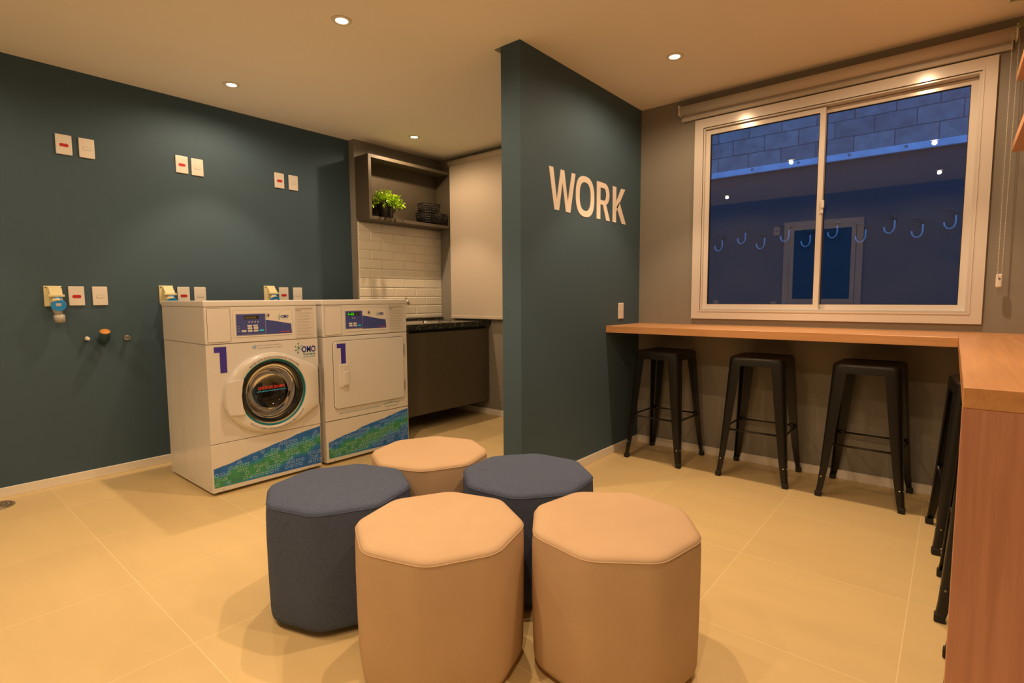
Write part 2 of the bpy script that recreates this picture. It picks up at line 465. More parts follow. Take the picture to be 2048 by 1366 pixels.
def obj(name, bm, mats, parent=None, label=None, loc=None, fixn=True, smooth=None):
    """ONE mesh object; geometry is given in world metres and moved into the parent's frame"""
    me = bpy.data.meshes.new(name)
    if fixn: bmesh.ops.recalc_face_normals(bm, faces=bm.faces)
    off = wl(parent) if parent else Vector((0, 0, 0))
    if loc is not None: off = off + Vector(loc) if parent else Vector(loc)
    for v in bm.verts: v.co -= off
    bm.to_mesh(me); bm.free()
    if not isinstance(mats, (list, tuple)): mats = [mats]
    for m in mats: me.materials.append(MT[m] if isinstance(m, str) else m)
    if smooth:
        me.polygons.foreach_set('use_smooth', [True] * len(me.polygons))
        me.set_sharp_from_angle(angle=math.radians(smooth))
    o = bpy.data.objects.new(name, me); col.objects.link(o)
    o.parent = parent
    if loc is not None: o.location = loc
    if label: o['label'] = label
    return o

def copy_tree(o, parent=None):
    c = o.copy(); col.objects.link(c); c.parent = parent
    for ch in list(o.children): copy_tree(ch, c)
    return c

def NB(): return bmesh.new()

def struct(name, bm, m, parent=None):
    o = obj(name, bm, m, parent)
    if parent is None: o['kind'] = 'structure'
    return o

# ------------------------------------------------------------------ room shell
b = NB(); box(b, (-4.27, -0.91, -0.12), (0.65, 3.87, 0.0)); struct('floor', b, 'floor')
b = NB(); box(b, (-4.27, -0.91, H), (0.65, 3.87, H + 0.12)); struct('ceiling', b, 'ceil')
b = NB(); box(b, (-4.27, YB, 0), (XL, YT, H)); struct('wall_left', b, 'teal')
b = NB(); box(b, (-4.27, YT, 0), (XT, YW, H)); struct('wall_sink', b, 'grey')
b = NB(); box(b, (-4.27, YB - 0.15, 0), (0.65, YB, H)); struct('wall_front', b, 'grey')
b = NB(); box(b, (XR, YB, 0), (XR + 0.15, YW, H)); struct('wall_right', b, 'grey')
b = NB(); box(b, (XP1, YP, 0), (XP2, YW, H)); struct('wall_partition', b, 'teal')
WX0, WX1, WZ0, WZ1 = -1.372, 0.056, 1.025, 2.262
b = NB()
box(b, (-4.27, YW, 0), (WX0, YW + 0.15, H)); box(b, (WX1, YW, 0), (0.65, YW + 0.15, H))
box(b, (WX0, YW, 0), (WX1, YW + 0.15, WZ0)); box(b, (WX0, YW, WZ1), (WX1, YW + 0.15, H))
struct('wall_back', b, 'grey')
# grey strip of ceiling running beside the partition
b = NB(); box(b, (XP1 - 0.046, YP, H - 0.004), (XP1, YW, H)); struct('trim_1', b, 'grey')
# skirting
hb = 0.056
def base(name, lo, hi):
    b = NB(); box(b, lo, hi, bev=0.002, seg=1); struct(name, b, 'base')
base('baseboard_left', (XL, YB, 0), (XL + 0.012, YT, hb))
base('baseboard_sink', (XT, YT, 0), (XT + 0.012, YW - 0.012, hb))
base('baseboard_back', (XP2 + 0.012, YW - 0.012, 0), (XR, YW, hb))
base('baseboard_alcove', (XT + 0.012, YW - 0.012, 0), (XP1, YW, hb))
base('baseboard_partition', (XP2, YP, 0), (XP2 + 0.012, YW, hb))

# ------------------------------------------------------------------ window_1
def ring_frame(bm, x0, x1, z0, z1, wd, y0, y1, mi=0, bev=0.003):
    """mitre-less rectangular frame in the window plane"""
    o = [(x0, z0), (x1, z0), (x1, z1), (x0, z1)]; i = [(x0 + wd, z0 + wd), (x1 - wd, z0 + wd), (x1 - wd, z1 - wd), (x0 + wd, z1 - wd)]
    A = [[bm.verts.new((u, y, v)) for u, v in pts] for pts, y in ((o, y1), (o, y0), (i, y0), (i, y1))]
    es = []
    for k in range(4):
        j = (k + 1) % 4
        for a in range(4):
            c = (a + 1) % 4
            f = bm.faces.new((A[a][k], A[a][j], A[c][j], A[c][k])); f.material_index = mi
win = bpy.data.objects.new('window_1', None); col.objects.link(win); win.location = (-0.658, YW, 0.97)
win['kind'] = 'structure'
b = NB()
ring_frame(b, -1.431, 0.116, 0.965, 2.326, 0.060, YW - 0.018, YW)           # casing on the wall
ring_frame(b, -1.371, 0.056, 1.025, 2.266, 0.010, YW - 0.010, YW + 0.10)
ring_frame(b, -1.381, 0.066, 1.015, 2.276, 0.010, YW - 0.022, YW - 0.004)
obj('window_frame', b, 'frame', win)
def sash(x0, x1, y, name='sash'):
    b = NB(); ring_frame(b, x0, x1, 1.035, 2.252, 0.030, y, y + 0.026)
    s = obj(name, b, 'frame', win)
    b = NB(); ring_frame(b, x0 + 0.030, x1 - 0.030, 1.065, 2.222, 0.003, y + 0.004, y + 0.022)
    obj('rubber_seal', b, 'rubber', s)
    b = NB(); box(b, (x0 + 0.03, y + 0.010, 1.065), (x1 - 0.03, y + 0.016, 2.222))
    obj('glass_pane', b, 'pane', s)
    return s
s1 = sash(-1.382 + 0.02, -0.645, YW + 0.012)
s2 = sash(-0.675, 0.046, YW + 0.046)
b = NB(); box(b, (-0.655, YW + 0.000, 1.62), (-0.637, YW + 0.012, 1.70), bev=0.003); box(b, (-0.648, YW - 0.012, 1.65), (-0.632, YW + 0.002, 1.695), bev=0.003)
obj('latch', b, 'plast', s1)

# ------------------------------------------------------------------ roller blinds
t = thing('roller_blind', (-0.68, YW, 2.33), 'long grey roller blind rolled up above the large window', 'blind')
b = NB(); cyl(b, (-1.522, YW - 0.042, 2.402), (0.17, YW - 0.042, 2.402), 0.031, seg=28); obj('fabric_roll', b, 'blind2', t)
b = NB(); box(b, (-1.518, YW - 0.018, 2.340), (0.165, YW - 0.009, 2.40)); obj('fabric_strip', b, 'blind2', t)
b = NB(); box(b, (-1.527, YW - 0.026, 2.335), (0.165, YW - 0.004, 2.362), bev=0.004); obj('bottom_bar', b, 'alu', t)
for x in (-1.531, 0.171):
    b = NB(); box(b, (x, YW - 0.075, 2.368), (x + 0.008, YW, 2.436), bev=0.002, seg=1); obj('bracket', b, 'plast', t)
for k, (xa, ya) in enumerate(((0.158, YW - 0.075), (0.184, YW - 0.05))):
    ch = NB(); z = 2.40
    while z > 1.215:
        f = (2.40 - z) / 1.19
        c = Vector((xa + (0.171 - xa) * f * 0.35, ya - 0.01 * f, z))
        bmesh.ops.create_icosphere(ch, subdivisions=1, radius=0.0022, matrix=Matrix.Translation(c)); z -= 0.0068
    obj('bead_chain', ch, 'plast', t)
b = NB(); box(b, (0.158, YW - 0.078, 1.155), (0.184, YW - 0.055, 1.225), bev=0.008, seg=3); cyl(b, (0.171, YW - 0.08, 1.2), (0.171, YW - 0.077, 1.2), 0.004, mi=1)
obj('chain_weight', b, ['plast', 'line'], t)

t = thing('roller_blind', (-3.0, YW, 0.93), 'beige roller blind lowered in the laundry corner beside the sink', 'blind')
b = NB(); cyl(b, (-3.848, YW - 0.05, 2.420), (-2.10, YW - 0.05, 2.420), 0.026, seg=24); obj('fabric_roll', b, 'blind', t)
b = NB(); box(b, (-3.845, YW - 0.052, 0.935), (-2.14, YW - 0.050, 2.41)); obj('blind_fabric', b, 'blind', t)
b = NB(); box(b, (-3.845, YW - 0.058, 0.918), (-2.14, YW - 0.044, 0.945), bev=0.003); obj('bottom_bar', b, 'blind', t)

# ------------------------------------------------------------------ downlights
def downlight(x, y, label, first=[None]):
    if first[0] is None:
        t = thing('ceiling_downlight', (0, 0, H), label, 'downlight', 'recessed ceiling downlights')
        b = NB(); lathe(b, [(0.030, -0.004), (0.038, -0.007), (0.047, -0.005), (0.050, 0.0), (0.030, 0.0), (0.030, -0.004)], (0, 0, H), 40)
        obj('trim_ring', b, 'trim', t)
        b = NB(); lathe(b, [(0.0, -0.0055), (0.020, -0.005), (0.0295, -0.0025), (0.0295, 0.0)], (0, 0, H), 32)
        obj('lamp_lens', b, 'lens', t)
        ld = bpy.data.lights.new('lamp_light', 'SPOT'); ld.energy = LAMP_W; ld.color = LAMP_COLOR
        ld.spot_size = math.radians(82); ld.spot_blend = 0.4; ld.shadow_soft_size = 0.018
        lo = bpy.data.objects.new('lamp_light', ld); col.objects.link(lo); lo.parent = t; lo.location = (0, 0, -0.024)
        l2 = bpy.data.lights.new('lamp_spill_light', 'SPOT'); l2.energy = SPILL_W; l2.color = LAMP_COLOR
        l2.spot_size = math.radians(172); l2.spot_blend = 0.5; l2.shadow_soft_size = 0.018
        lo = bpy.data.objects.new('lamp_spill_light', l2); col.objects.link(lo); lo.parent = t; lo.location = (0, 0, -0.026)
        first[0] = t
    else:
        t = copy_tree(first[0]); t['label'] = label
    t.location = (x, y, H)
for x, y, lb in LAMPS: downlight(x, y, lb)

# ------------------------------------------------------------------ wall plates
def plate(kind):
    if kind == 'red': lb = 'x'
    t = thing('outlet_plate' if kind != 'blank' else 'cable_outlet_plate', (0, 0, 0), '', 'wall plate')
    P = PX(0)
    b = NB(); box(b, (0.0002, -0.0385, -0.0585), (0.009, 0.0385, 0.0585), bev=0.004, seg=3); obj('cover_plate', b, 'plast', t)
    b = NB()
    if kind == 'red':
        poly(b, P, rrect(-0.021, -0.012, 0.021, 0.006, 0.007), 0.0105, 0, 0.008)
        for u in (-0.011, 0, 0.011): poly(b, P, ell(u, -0.003 + (0.002 if u == 0 else 0), 0.002, 0.002, 10), 0.0108, 1, 0.0104)
        obj('red_socket', b, ['red', 'line'], t, label='red three-pin socket face')
    else:
        poly(b, P, rrect(-0.021, -0.012, 0.021, 0.006, 0.007), 0.0100, 0, 0.008)
        stroke(b, P, rrect(-0.021, -0.012, 0.021, 0.006, 0.007), 0.0012, 0.0102, 1, closed=True)
        obj('blank_insert', b, ['plast', 'thin'], t)
    return t
pr = plate('red'); pb = plate('blank')
spots = [
    ('red', 0.777, 2.042, 'white wall plate with a red socket, farthest left of the upper row'),
    ('blank', 0.886, 2.042, 'blank white wall plate, second from the left of the upper row'),
    ('red', 1.405, 2.042, 'white wall plate with a red socket, high above the washing machine with the round door'),
    ('blank', 1.502, 2.040, 'blank white wall plate, high above the washing machine with the round door'),
    ('red', 2.090, 2.045, 'white wall plate with a red socket, rightmost of the upper row of red ones'),
    ('blank', 2.205, 2.045, 'blank white wall plate, the rightmost of the upper row on the teal wall'),
    ('red', 0.785, 1.145, 'white wall plate with a red socket beside the industrial socket with the blue cap'),
    ('blank', 0.901, 1.145, 'blank white wall plate low on the teal wall above the capped orange pipe'),
    ('red', 1.371, 1.148, 'white wall plate with a red socket just behind the top left of the washing machine'),
    ('blank', 1.476, 1.148, 'blank white wall plate just behind the top of the washing machine, left one'),
    ('red', 2.088, 1.152, 'white wall plate with a red socket peeping out above the gap between the two machines'),
    ('blank', 2.205, 1.152, 'blank white wall plate peeping out behind the dryer top'),
]
used = {'red': False, 'blank': False}
for kind, y, z, lb in spots:
    src = pr if kind == 'red' else pb
    t = src if not used[kind] else copy_tree(src)
    used[kind] = True
    t.location = (XL, y, z); t['label'] = lb; t['group'] = 'white wall plates on the teal laundry wall'
# plate beside the counter on the partition
t = thing('power_outlet', (XP2, 3.425, 1.02), 'white double outlet plate on the WORK partition above the wooden counter', 'wall plate')
b = NB(); box(b, (XP2 + 0.0002, 3.388, 0.963), (XP2 + 0.009, 3.462, 1.077), bev=0.004, seg=3); obj('cover_plate', b, 'plast', t)
b = NB(); P = PX(XP2)
for u in (3.409, 3.441):
    poly(b, P, [(u - 0.011, 1.02), (u - 0.006, 1.029), (u + 0.006, 1.029), (u + 0.011, 1.02), (u + 0.006, 1.011), (u - 0.006, 1.011)], 0.0098, 0, 0.008)
    for du in (-0.004, 0, 0.004): poly(b, P, ell(u + du, 1.02, 0.0012, 0.0012, 8), 0.0101, 1, 0.0096)
obj('sockets', b, ['card', 'line'], t)

# ------------------------------------------------------------------ industrial sockets
t = thing('industrial_socket', (0, 0, 0), '', 'socket', 'cream industrial sockets on the teal wall')
b = NB(); box(b, (0.0002, -0.045, -0.060), (0.012, 0.040, 0.062), bev=0.003); obj('back_plate', b, 'cream', t)
b = NB()
pr_ = [(0.010, 0.060), (0.018, 0.060), (0.066, 0.014), (0.070, 0.004), (0.060, -0.002), (0.050, -0.052), (0.010, -0.052)]
def side(y, s=1.0): return [(x, y, z) for x, z in pr_]
loft(b, [[(x, -0.026, z) for x, z in pr_], [(x, -0.022 , z) for x, z in pr_], [(x, 0.026, z) for x, z in pr_], [(x, 0.031, z) for x, z in pr_]])
box(b, (0.050, -0.036, -0.004), (0.074, 0.040, 0.010), bev=0.003)
for sy in (-0.036, 0.036):
    cyl(b, (0.012, sy, 0.052), (0.015, sy, 0.052), 0.004, mi=1)
obj('housing', b, ['cream', 'line'], t)
ax = Vector((0.75, 0.0, -0.66)).normalized()
c0 = Vector((0.045, 0.004, -0.018))
b = NB(); cyl(b, c0, c0 + ax * 0.035, 0.028, 0.026, 28); box(b, (0.058, -0.010, -0.026), (0.074, 0.018, -0.010), bev=0.002)
obj('collar', b, 'cream', t)
ax = Vector((1.0, -0.12, -0.20)).normalized(); c1 = Vector((0.070, 0.008, -0.052))
b = NB(); cyl(b, c1, c1 + ax * 0.009, 0.036, 0.034, 36, mi=0)
q = ax.to_track_quat('Z', 'Y').to_matrix().to_4x4(); q.translation = c1 + ax * 0.0095
box(b, (-0.012, -0.004, -0.001), (0.012, 0.013, 0.0006), mi=1, mx=q)
box(b, (0.062, -0.009, -0.026), (0.078, 0.023, -0.006), bev=0.003)
obj('cap', b, ['blue', 'label'], t, label='round blue hinged cap with a small white sticker')
b = NB()
cyl(b, (0.045, -0.004, -0.045), (0.052, 0.010, -0.112), 0.023, 0.020, 20)
cyl(b, (0.052, 0.010, -0.110), (0.055, 0.013, -0.155), 0.027, 0.025, 12)
obj('cable_gland', b, 'smoke', t)
t.location = (XL, 0.678, 1.143); t['label'] = 'cream industrial socket with a round blue cap, standing clear left of the washing machine'
c = copy_tree(t); c.location = (XL, 1.268, 1.152); c['label'] = 'cream industrial socket half hidden behind the left rear corner of the washing machine'
c = copy_tree(t); c.location = (XL, 1.975, 1.160); c['label'] = 'cream industrial socket showing behind the right end of the washing machine top'

# pipe stubs
t = thing('drain_pipe', (XL, 0.90, 0.90), 'short teal pipe elbow with an orange open mouth on the teal wall', 'pipe')
pd = Vector((0.52, -0.05, 0.85)).normalized(); pe = Vector((XL + 0.072, 0.898, 0.922))
b = NB(); tube(b, [(XL + 0.0005, 0.90, 0.870), (XL + 0.028, 0.90, 0.872), (XL + 0.048, 0.899, 0.885), pe - pd * 0.012, pe], [0.027, 0.027, 0.028, 0.027, 0.026], 24); obj('elbow', b, 'tealpipe', t)
q = pd.to_track_quat('Z', 'Y').to_matrix().to_4x4(); q.translation = pe + pd * 0.001
b = NB(); lathe(b, [(0.0, -0.004), (0.022, -0.004), (0.0275, 0.0), (0.0265, 0.004), (0.0, 0.005)], mx=q, seg=24); obj('cap', b, 'orange', t, label='orange disc closing the mouth')
t = thing('pipe_plug', (XL, 0.819, 0.882), 'small white threaded pipe plug left of the orange-mouthed pipe', 'pipe plug')
b = NB(); cyl(b, (XL + 0.0005, 0.819, 0.884), (XL + 0.025, 0.819, 0.882), 0.013, 0.011, 14); obj('stub', b, 'plast', t)
b = NB(); box(b, (XL + 0.025, 0.812, 0.872), (XL + 0.034, 0.830, 0.890), bev=0.003); obj('square_head', b, 'plast', t)
t = thing('water_valve', (XL, 1.028, 0.876), 'small round chrome water fitting on the teal wall left of the washing machine', 'pipe fitting')
b = NB(); cyl(b, (XL + 0.0005, 1.028, 0.876), (XL + 0.006, 1.028, 0.876), 0.019, 0.017, 24); obj('rosette', b, 'chrome', t)
b = NB(); cyl(b, (XL + 0.006, 1.028, 0.876), (XL + 0.035, 1.028, 0.876), 0.012, 0.012, 6); cyl(b, (XL + 0.0352, 1.028, 0.876), (XL + 0.036, 1.028, 0.876), 0.008, 0.008, 12, mi=1); obj('threaded_end', b, ['chrome', 'line'], t)

# floor drain
t = thing('floor_drain', (-3.96, 0.335, 0.0), 'round metal floor drain grate by the teal wall at the left edge', 'drain')
b = NB()
cyl(b, (-3.96, 0.335, 0.0003), (-3.96, 0.335, 0.002), 0.085, 0.085, 40, mi=1)
for r in (0.080, 0.060, 0.040, 0.020):
    lathe(b, [(r - 0.006, 0.002), (r - 0.006, 0.0045), (r + 0.005, 0.0045), (r + 0.005, 0.002)], (-3.96, 0.335, 0), 40)
for k in range(10):
    a = 2 * PI * k / 10
    box(b, (0.01, -0.003, 0.002), (0.078, 0.003, 0.0042), mx=Matrix.Translation((-3.96, 0.335, 0)) @ Matrix.Rotation(a, 4, 'Z'))
obj('drain_grate', b, ['steelgr', 'line'], t)

# ------------------------------------------------------------------ WORK lettering
t = thing('wall_lettering', (XP2, 3.0, 1.76), 'large white letters spelling WORK on the teal partition wall', 'lettering')
P = PX(XP2)
Z0, Z1 = 1.637, 1.880
def letter(polys, nm):
    b = NB()
    for p in polys: poly(b, P, p, 0.003, 0, 0.0002)
    obj(nm, b, 'letter', t)
letter([[(2.549, Z1), (2.591, Z1), (2.628, 1.697), (2.668, Z1), (2.706, Z1), (2.744, 1.697), (2.787, Z1), (2.828, Z1), (2.772, Z0), (2.724, Z0), (2.687, 1.810), (2.651, Z0), (2.604, Z0)]], 'letter_w')
b = NB()
def sup(cu, cv, a, bb, n, N=56):
    o = []
    for k in range(N):
        t_ = 2 * PI * k / N; c_, s_ = math.cos(t_), math.sin(t_)
        o.append((cu + a * abs(c_) ** (2 / n) * (1 if c_ >= 0 else -1), cv + bb * abs(s_) ** (2 / n) * (1 if s_ >= 0 else -1)))
    return o
def holed(bm, P, outer, inner, w, mi=0, base=0.0):
    n = len(outer)
    T = [bm.verts.new(P(u, v, w)) for u, v in outer]; S = [bm.verts.new(P(u, v, w)) for u, v in inner]
    B = [bm.verts.new(P(u, v, base)) for u, v in outer]; C_ = [bm.verts.new(P(u, v, base)) for u, v in inner]
    for i in range(n):
        j = (i + 1) % n
        for q in ((T[i], T[j], S[j], S[i]), (B[i], B[j], T[j], T[i]), (S[i], S[j], C_[j], C_[i])):
            f = bm.faces.new(q); f.material_index = mi
holed(b, P, sup(2.943, 1.758, 0.110, 0.127, 2.5), sup(2.943, 1.758, 0.066, 0.089, 2.5), 0.003, 0, 0.0002)
obj('letter_o', b, 'letter', t)
b = NB()
poly(b, P, [(3.085, Z0), (3.132, Z0), (3.132, 1.735), (3.132, 1.765), (3.132, 1.845), (3.132, Z1), (3.085, Z1)], 0.003, 0, 0.0002)
arcO = [(3.132, Z1), (3.185, Z1)] + ell(3.185, 1.808, 0.067, 0.072, 12, 90, -90) + [(3.185, 1.735), (3.132, 1.735)]
arcI = [(3.132, 1.845), (3.180, 1.845)] + ell(3.180, 1.805, 0.024, 0.040, 12, 90, -90) + [(3.180, 1.765), (3.132, 1.765)]
for i in range(len(arcO) - 1): 
    q = [arcO[i], arcO[i + 1], arcI[i + 1], arcI[i]]
    poly(b, P, q, 0.003, 0, 0.0002, sides=False)
poly(b, P, [(3.160, 1.745), (3.205, 1.745), (3.262, Z0), (3.210, Z0)], 0.0032, 0, 0.0002)
obj('letter_r', b, 'letter', t)
letter([[(3.298, Z0), (3.346, Z0), (3.346, Z1), (3.298, Z1)], [(3.346, 1.712), (3.346, 1.775), (3.418, Z1), (3.474, Z1)],
        [(3.352, 1.745), (3.392, 1.783), (3.490, Z0), (3.430, Z0)]], 'letter_k')

# ------------------------------------------------------------------ bar counter
t = thing('bar_counter', (-0.4, 3.4, 0), 'L-shaped orange-brown wooden bar counter under the window with a solid wooden end panel', 'counter')
hc, ct = 0.921, 0.046
b = NB(); box(b, (XP2, 3.223, hc - ct), (0.025, YW, hc), bev=0.0015, seg=1); obj('window_top', b, 'wx', t)
b = NB(); box(b, (0.0252, 1.496, hc - ct), (XR, YW, hc), bev=0.0015, seg=1); obj('side_top', b, 'wy', t)
b = NB(); box(b, (0.0252, 1.496, 0.0), (XR, 1.541, hc - ct - 0.0005), bev=0.001, seg=1); obj('end_panel', b, 'wz', t)

# wall shelves at the right edge
for z, lb in ((1.792, 'lower wooden wall shelf cut off by the right edge of the photo'), (2.117, 'upper wooden wall shelf under the fern at the top right corner')):
    b = NB(); box(b, (0.176, 1.7, z), (XR - 0.0005, 3.5, z + 0.04), bev=0.0015, seg=1)
    tag(obj('wall_shelf', b, 'wy', loc=(0.35, 2.6, z)), lb, 'shelf', 'wooden wall shelves')

# ------------------------------------------------------------------ bar stools
def make_stool():
    t = thing('bar_stool', (0, 0, 0), '', 'stool')
    zt = 0.752
    def rsq(h, r, z, n=5): return [(u, v, z) for u, v in rrect(-h, -h, h, h, r, n)]
    b = NB()
    loft(b, [rsq(0.159, 0.034, zt - 0.055), rsq(0.156, 0.036, zt - 0.018), rsq(0.153, 0.038, zt - 0.006), rsq(0.146, 0.040, zt), rsq(0.128, 0.036, zt + 0.0005), rsq(0.120, 0.034, zt - 0.003), rsq(0.07, 0.03, zt - 0.002), rsq(0.01, 0.004, zt - 0.002)], smooth=True)
    st = obj('seat', b, 'blacks', t, smooth=40)
    b = NB()
    Pz = lambda u, v, w=0: Vector((u, v, zt - 0.002 + w))
    poly(b, Pz, rrect(-0.028, -0.011, 0.028, 0.011, 0.0105, 5), 0.0008)
    obj('hand_slot', b, 'line', st)
    for sx, sy in ((-1, -1), (1, -1), (1, 1), (-1, 1)):
        b = NB()
        rings = []
        for z, h, a, tk in ((zt - 0.010, 0.1545, 0.074, 0.004), (0.60, 0.163, 0.066, 0.004), (0.38, 0.176, 0.054, 0.004), (0.16, 0.190, 0.041, 0.004), (0.06, 0.198, 0.033, 0.004), (0.022, 0.203, 0.030, 0.004)):
            r = a * 0.34
            pts = [(h - a, h), (h - r, h)] + [(h - r + r * math.sin(k * PI / 8), h - r + r * math.cos(k * PI / 8)) for k in (1, 2, 3)] + [(h, h - r), (h, h - a)]
            ri = max(r - tk, 0.002)
            inn = [(h - tk, h - a), (h - tk, h - r)] + [(h - r + ri * math.sin(k * PI / 8), h - r + ri * math.cos(k * PI / 8)) for k in (3, 2, 1)] + [(h - r, h - tk), (h - a, h - tk)]
            rings.append([(sx * u, sy * v, z) for u, v in pts + inn])
        loft(b, rings)
        lg = obj('leg', b, 'blacks', t, smooth=50)
        b = NB(); box(b, (-0.016, -0.016, 0.0), (0.016, 0.016, 0.030), bev=0.005, mx=Matrix.Translation((sx * 0.190, sy * 0.190, 0))); obj('rubber_foot', b, 'rubber', lg)
        b = NB(); hh = 0.196
        for q in ((sx * (hh + 0.0005), sy * (hh - 0.014)),):
            cyl(b, (sx * 0.192, q[1], 0.115), (sx * 0.1985, q[1], 0.115), 0.0036, seg=10)
        cyl(b, (sx * (0.192 - 0.014), sy * 0.191, 0.115), (sx * (0.192 - 0.014), sy * 0.1985, 0.115), 0.0036, seg=10)
        obj('rivet', b, 'chrome', lg)
    z = 0.30; h = 0.172
    for a, c_ in (((-h, -h), (h, -h)), ((h, -h), (h, h)), ((h, h), (-h, h)), ((-h, h), (-h, -h))):
        b = NB(); A = Vector((*a, z)); B_ = Vector((*c_, z)); d = (B_ - A).normalized()
        tube(b, [A + d * 0.008, A + d * 0.045, A + d * 0.046, B_ - d * 0.046, B_ - d * 0.045, B_ - d * 0.008], [0.009, 0.009, 0.0055, 0.0055, 0.009, 0.009], 10)
        obj('stretcher', b, 'blacks', t)
    return t
stool = make_stool()
for i, (x, y, rz, lb) in enumerate([
    (-1.516, 3.485, -2, 'black metal bar stool in the corner beside the WORK partition'),
    (-0.897, 3.505, 1, 'black metal bar stool in the middle of the three under the window counter'),
    (-0.338, 3.503, -2, 'black metal bar stool under the window counter nearest the wooden end panel side'),
    (0.165, 3.072, 5, 'black metal bar stool tucked under the side counter, its seat corner still showing'),
    (0.205, 2.460, 0, 'black metal bar stool under the side counter, only its left legs showing between two others'),
    (0.225, 1.855, -2, 'black metal bar stool directly behind the wooden end panel, only slivers of its legs showing')]):
    s = stool if i == 0 else copy_tree(stool)
    s.location = (x, y, 0); s.rotation_euler = (0, 0, math.radians(rz)); s['label'] = lb; s['group'] = 'black metal bar stools at the counter'

# ------------------------------------------------------------------ poufs
def make_pouf(fab):
    t = thing('pouf', (0, 0, 0), '', 'pouf')
    def octo(R, rc, z, n=4):
        """octagon with rounded corners"""
        pts = []; R *= 1.030; rc *= 0.78
        for k in range(8):
            a = PI / 4 * k; V = Vector((math.cos(a), math.sin(a))) * R
            P_ = Vector((math.cos(a - PI / 4), math.sin(a - PI / 4))) * R; N_ = Vector((math.cos(a + PI / 4), math.sin(a + PI / 4))) * R
            d0 = (P_ - V).normalized() * rc; d1 = (N_ - V).normalized() * rc
            for j in range(n + 1):
                s = j / n
                q = (V + d0) * (1 - s) ** 2 + V * 2 * s * (1 - s) + (V + d1) * s * s
                pts.append((q.x, q.y, z))
        return pts
    b = NB()
    loft(b, [octo(0.245, 0.05, 0.022), octo(0.254, 0.06, 0.028), octo(0.2575, 0.065, 0.045), octo(0.2605, 0.07, 0.15), octo(0.262, 0.07, 0.30), octo(0.2605, 0.062, 0.385), octo(0.257, 0.05, 0.421)], cap=True, smooth=True)
    body = obj('side_cover', b, fab, t, smooth=60)
    b = NB()
    loft(b, [octo(0.257, 0.05, 0.420), octo(0.2555, 0.045, 0.425), octo(0.250, 0.04, 0.4315), octo(0.236, 0.04, 0.4355), octo(0.20, 0.04, 0.4385), octo(0.10, 0.03, 0.4395), octo(0.005, 0.001, 0.440)], cap=True, smooth=True)
    obj('seat_top', b, fab, t, smooth=60)
    b = NB(); pts = octo(0.2572, 0.05, 0.4215)
    rings = []
    n = len(pts)
    for i, p in enumerate(pts):
        p = Vector(p); d = (Vector(pts[(i + 1) % n]) - Vector(pts[i - 1])).normalized(); o = d.cross(Vector((0, 0, 1)))
        rings.append([b.verts.new(p + (o * math.cos(a) + Vector((0, 0, 1)) * math.sin(a)) * 0.0018) for a in (0, PI / 2, PI, 3 * PI / 2)])
    for i in range(n):
        for k in range(4):
            b.faces.new((rings[i][k], rings[(i + 1) % n][k], rings[(i + 1) % n][(k + 1) % 4], rings[i][(k + 1) % 4]))
    obj('seam', b, fab, t)
    for k in range(4):
        a = PI / 4 + PI / 2 * k
        b = NB(); cyl(b, (0.19 * math.cos(a), 0.19 * math.sin(a), 0), (0.19 * math.cos(a), 0.19 * math.sin(a), 0.024), 0.018, 0.021, 16); obj('foot', b, 'woodfoot', t)
    return t
pa = make_pouf('beigef'); pc = make_pouf('bluef')
for src, new, x, y, a, lb in [
    (pa, 0, -1.186, 1.068, -6, 'beige octagonal pouf, front left of the two nearest ones'),
    (pa, 1, -0.776, 1.412, 13, 'beige octagonal pouf nearest the stools, rightmost of the group'),
    (pa, 1, -1.786, 1.556, -4, 'beige octagonal pouf at the back of the group nearest the dryer'),
    (pc, 0, -1.713, 1.052, -5, 'slate blue octagonal pouf at the left, in front of the washing machine'),
    (pc, 1, -1.264, 1.603, -16, 'slate blue octagonal pouf between the beige ones and the WORK partition')]:
    s = copy_tree(src) if new else src
    s.location = (x, y, 0); s.rotation_euler = (0, 0, math.radians(a)); s['label'] = lb; s['group'] = 'octagonal fabric poufs'

# ------------------------------------------------------------------ laundry machines
FX = -3.171    # front face
BX = -3.830
P = PX(FX)

def icon(bm, kind, u, v, s, mi, PP):
    wd = 0.0019; w = 0.0016
    if kind == 'circle': stroke(bm, PP, ell(u, v, s * 0.42, s * 0.42, 14), wd, w, mi, True)
    elif kind == 'heart':
        pts = []
        for k in range(16):
            t_ = 2 * PI * k / 16
            pts.append((u + s * 0.45 * math.sin(t_) ** 3, v + s * 0.028 * (13 * math.cos(t_) - 5 * math.cos(2 * t_) - 2 * math.cos(3 * t_) - math.cos(4 * t_))))
        stroke(bm, PP, pts, wd, w, mi, True)
    elif kind == 'iron':
        stroke(bm, PP, [(u - s * .5, v - s * .35), (u + s * .5, v - s * .35), (u + s * .38, v + s * .35), (u - s * .15, v + s * .35)], wd, w, mi)
        stroke(bm, PP, [(u - s * .5, v - s * .35), (u - s * .38, v), (u + s * .4, v)], wd, w, mi)
    elif kind == 'basin':
        stroke(bm, PP, [(u - s * .48, v + s * .35), (u - s * .38, v - s * .35), (u + s * .38, v - s * .35), (u + s * .48, v + s * .35)], wd, w, mi)
        stroke(bm, PP, [(u - s * .46, v + s * .2), (u - s * .23, v + s * .32), (u, v + s * .2), (u + s * .23, v + s * .32), (u + s * .46, v + s * .2)], wd, w, mi)
    else:
        stroke(bm, PP, [(u - s * .42, v - s * .3), (u + s * .42, v - s * .3), (u + s * .42, v + s * .3), (u - s * .42, v + s * .3)], wd, w, mi, True)

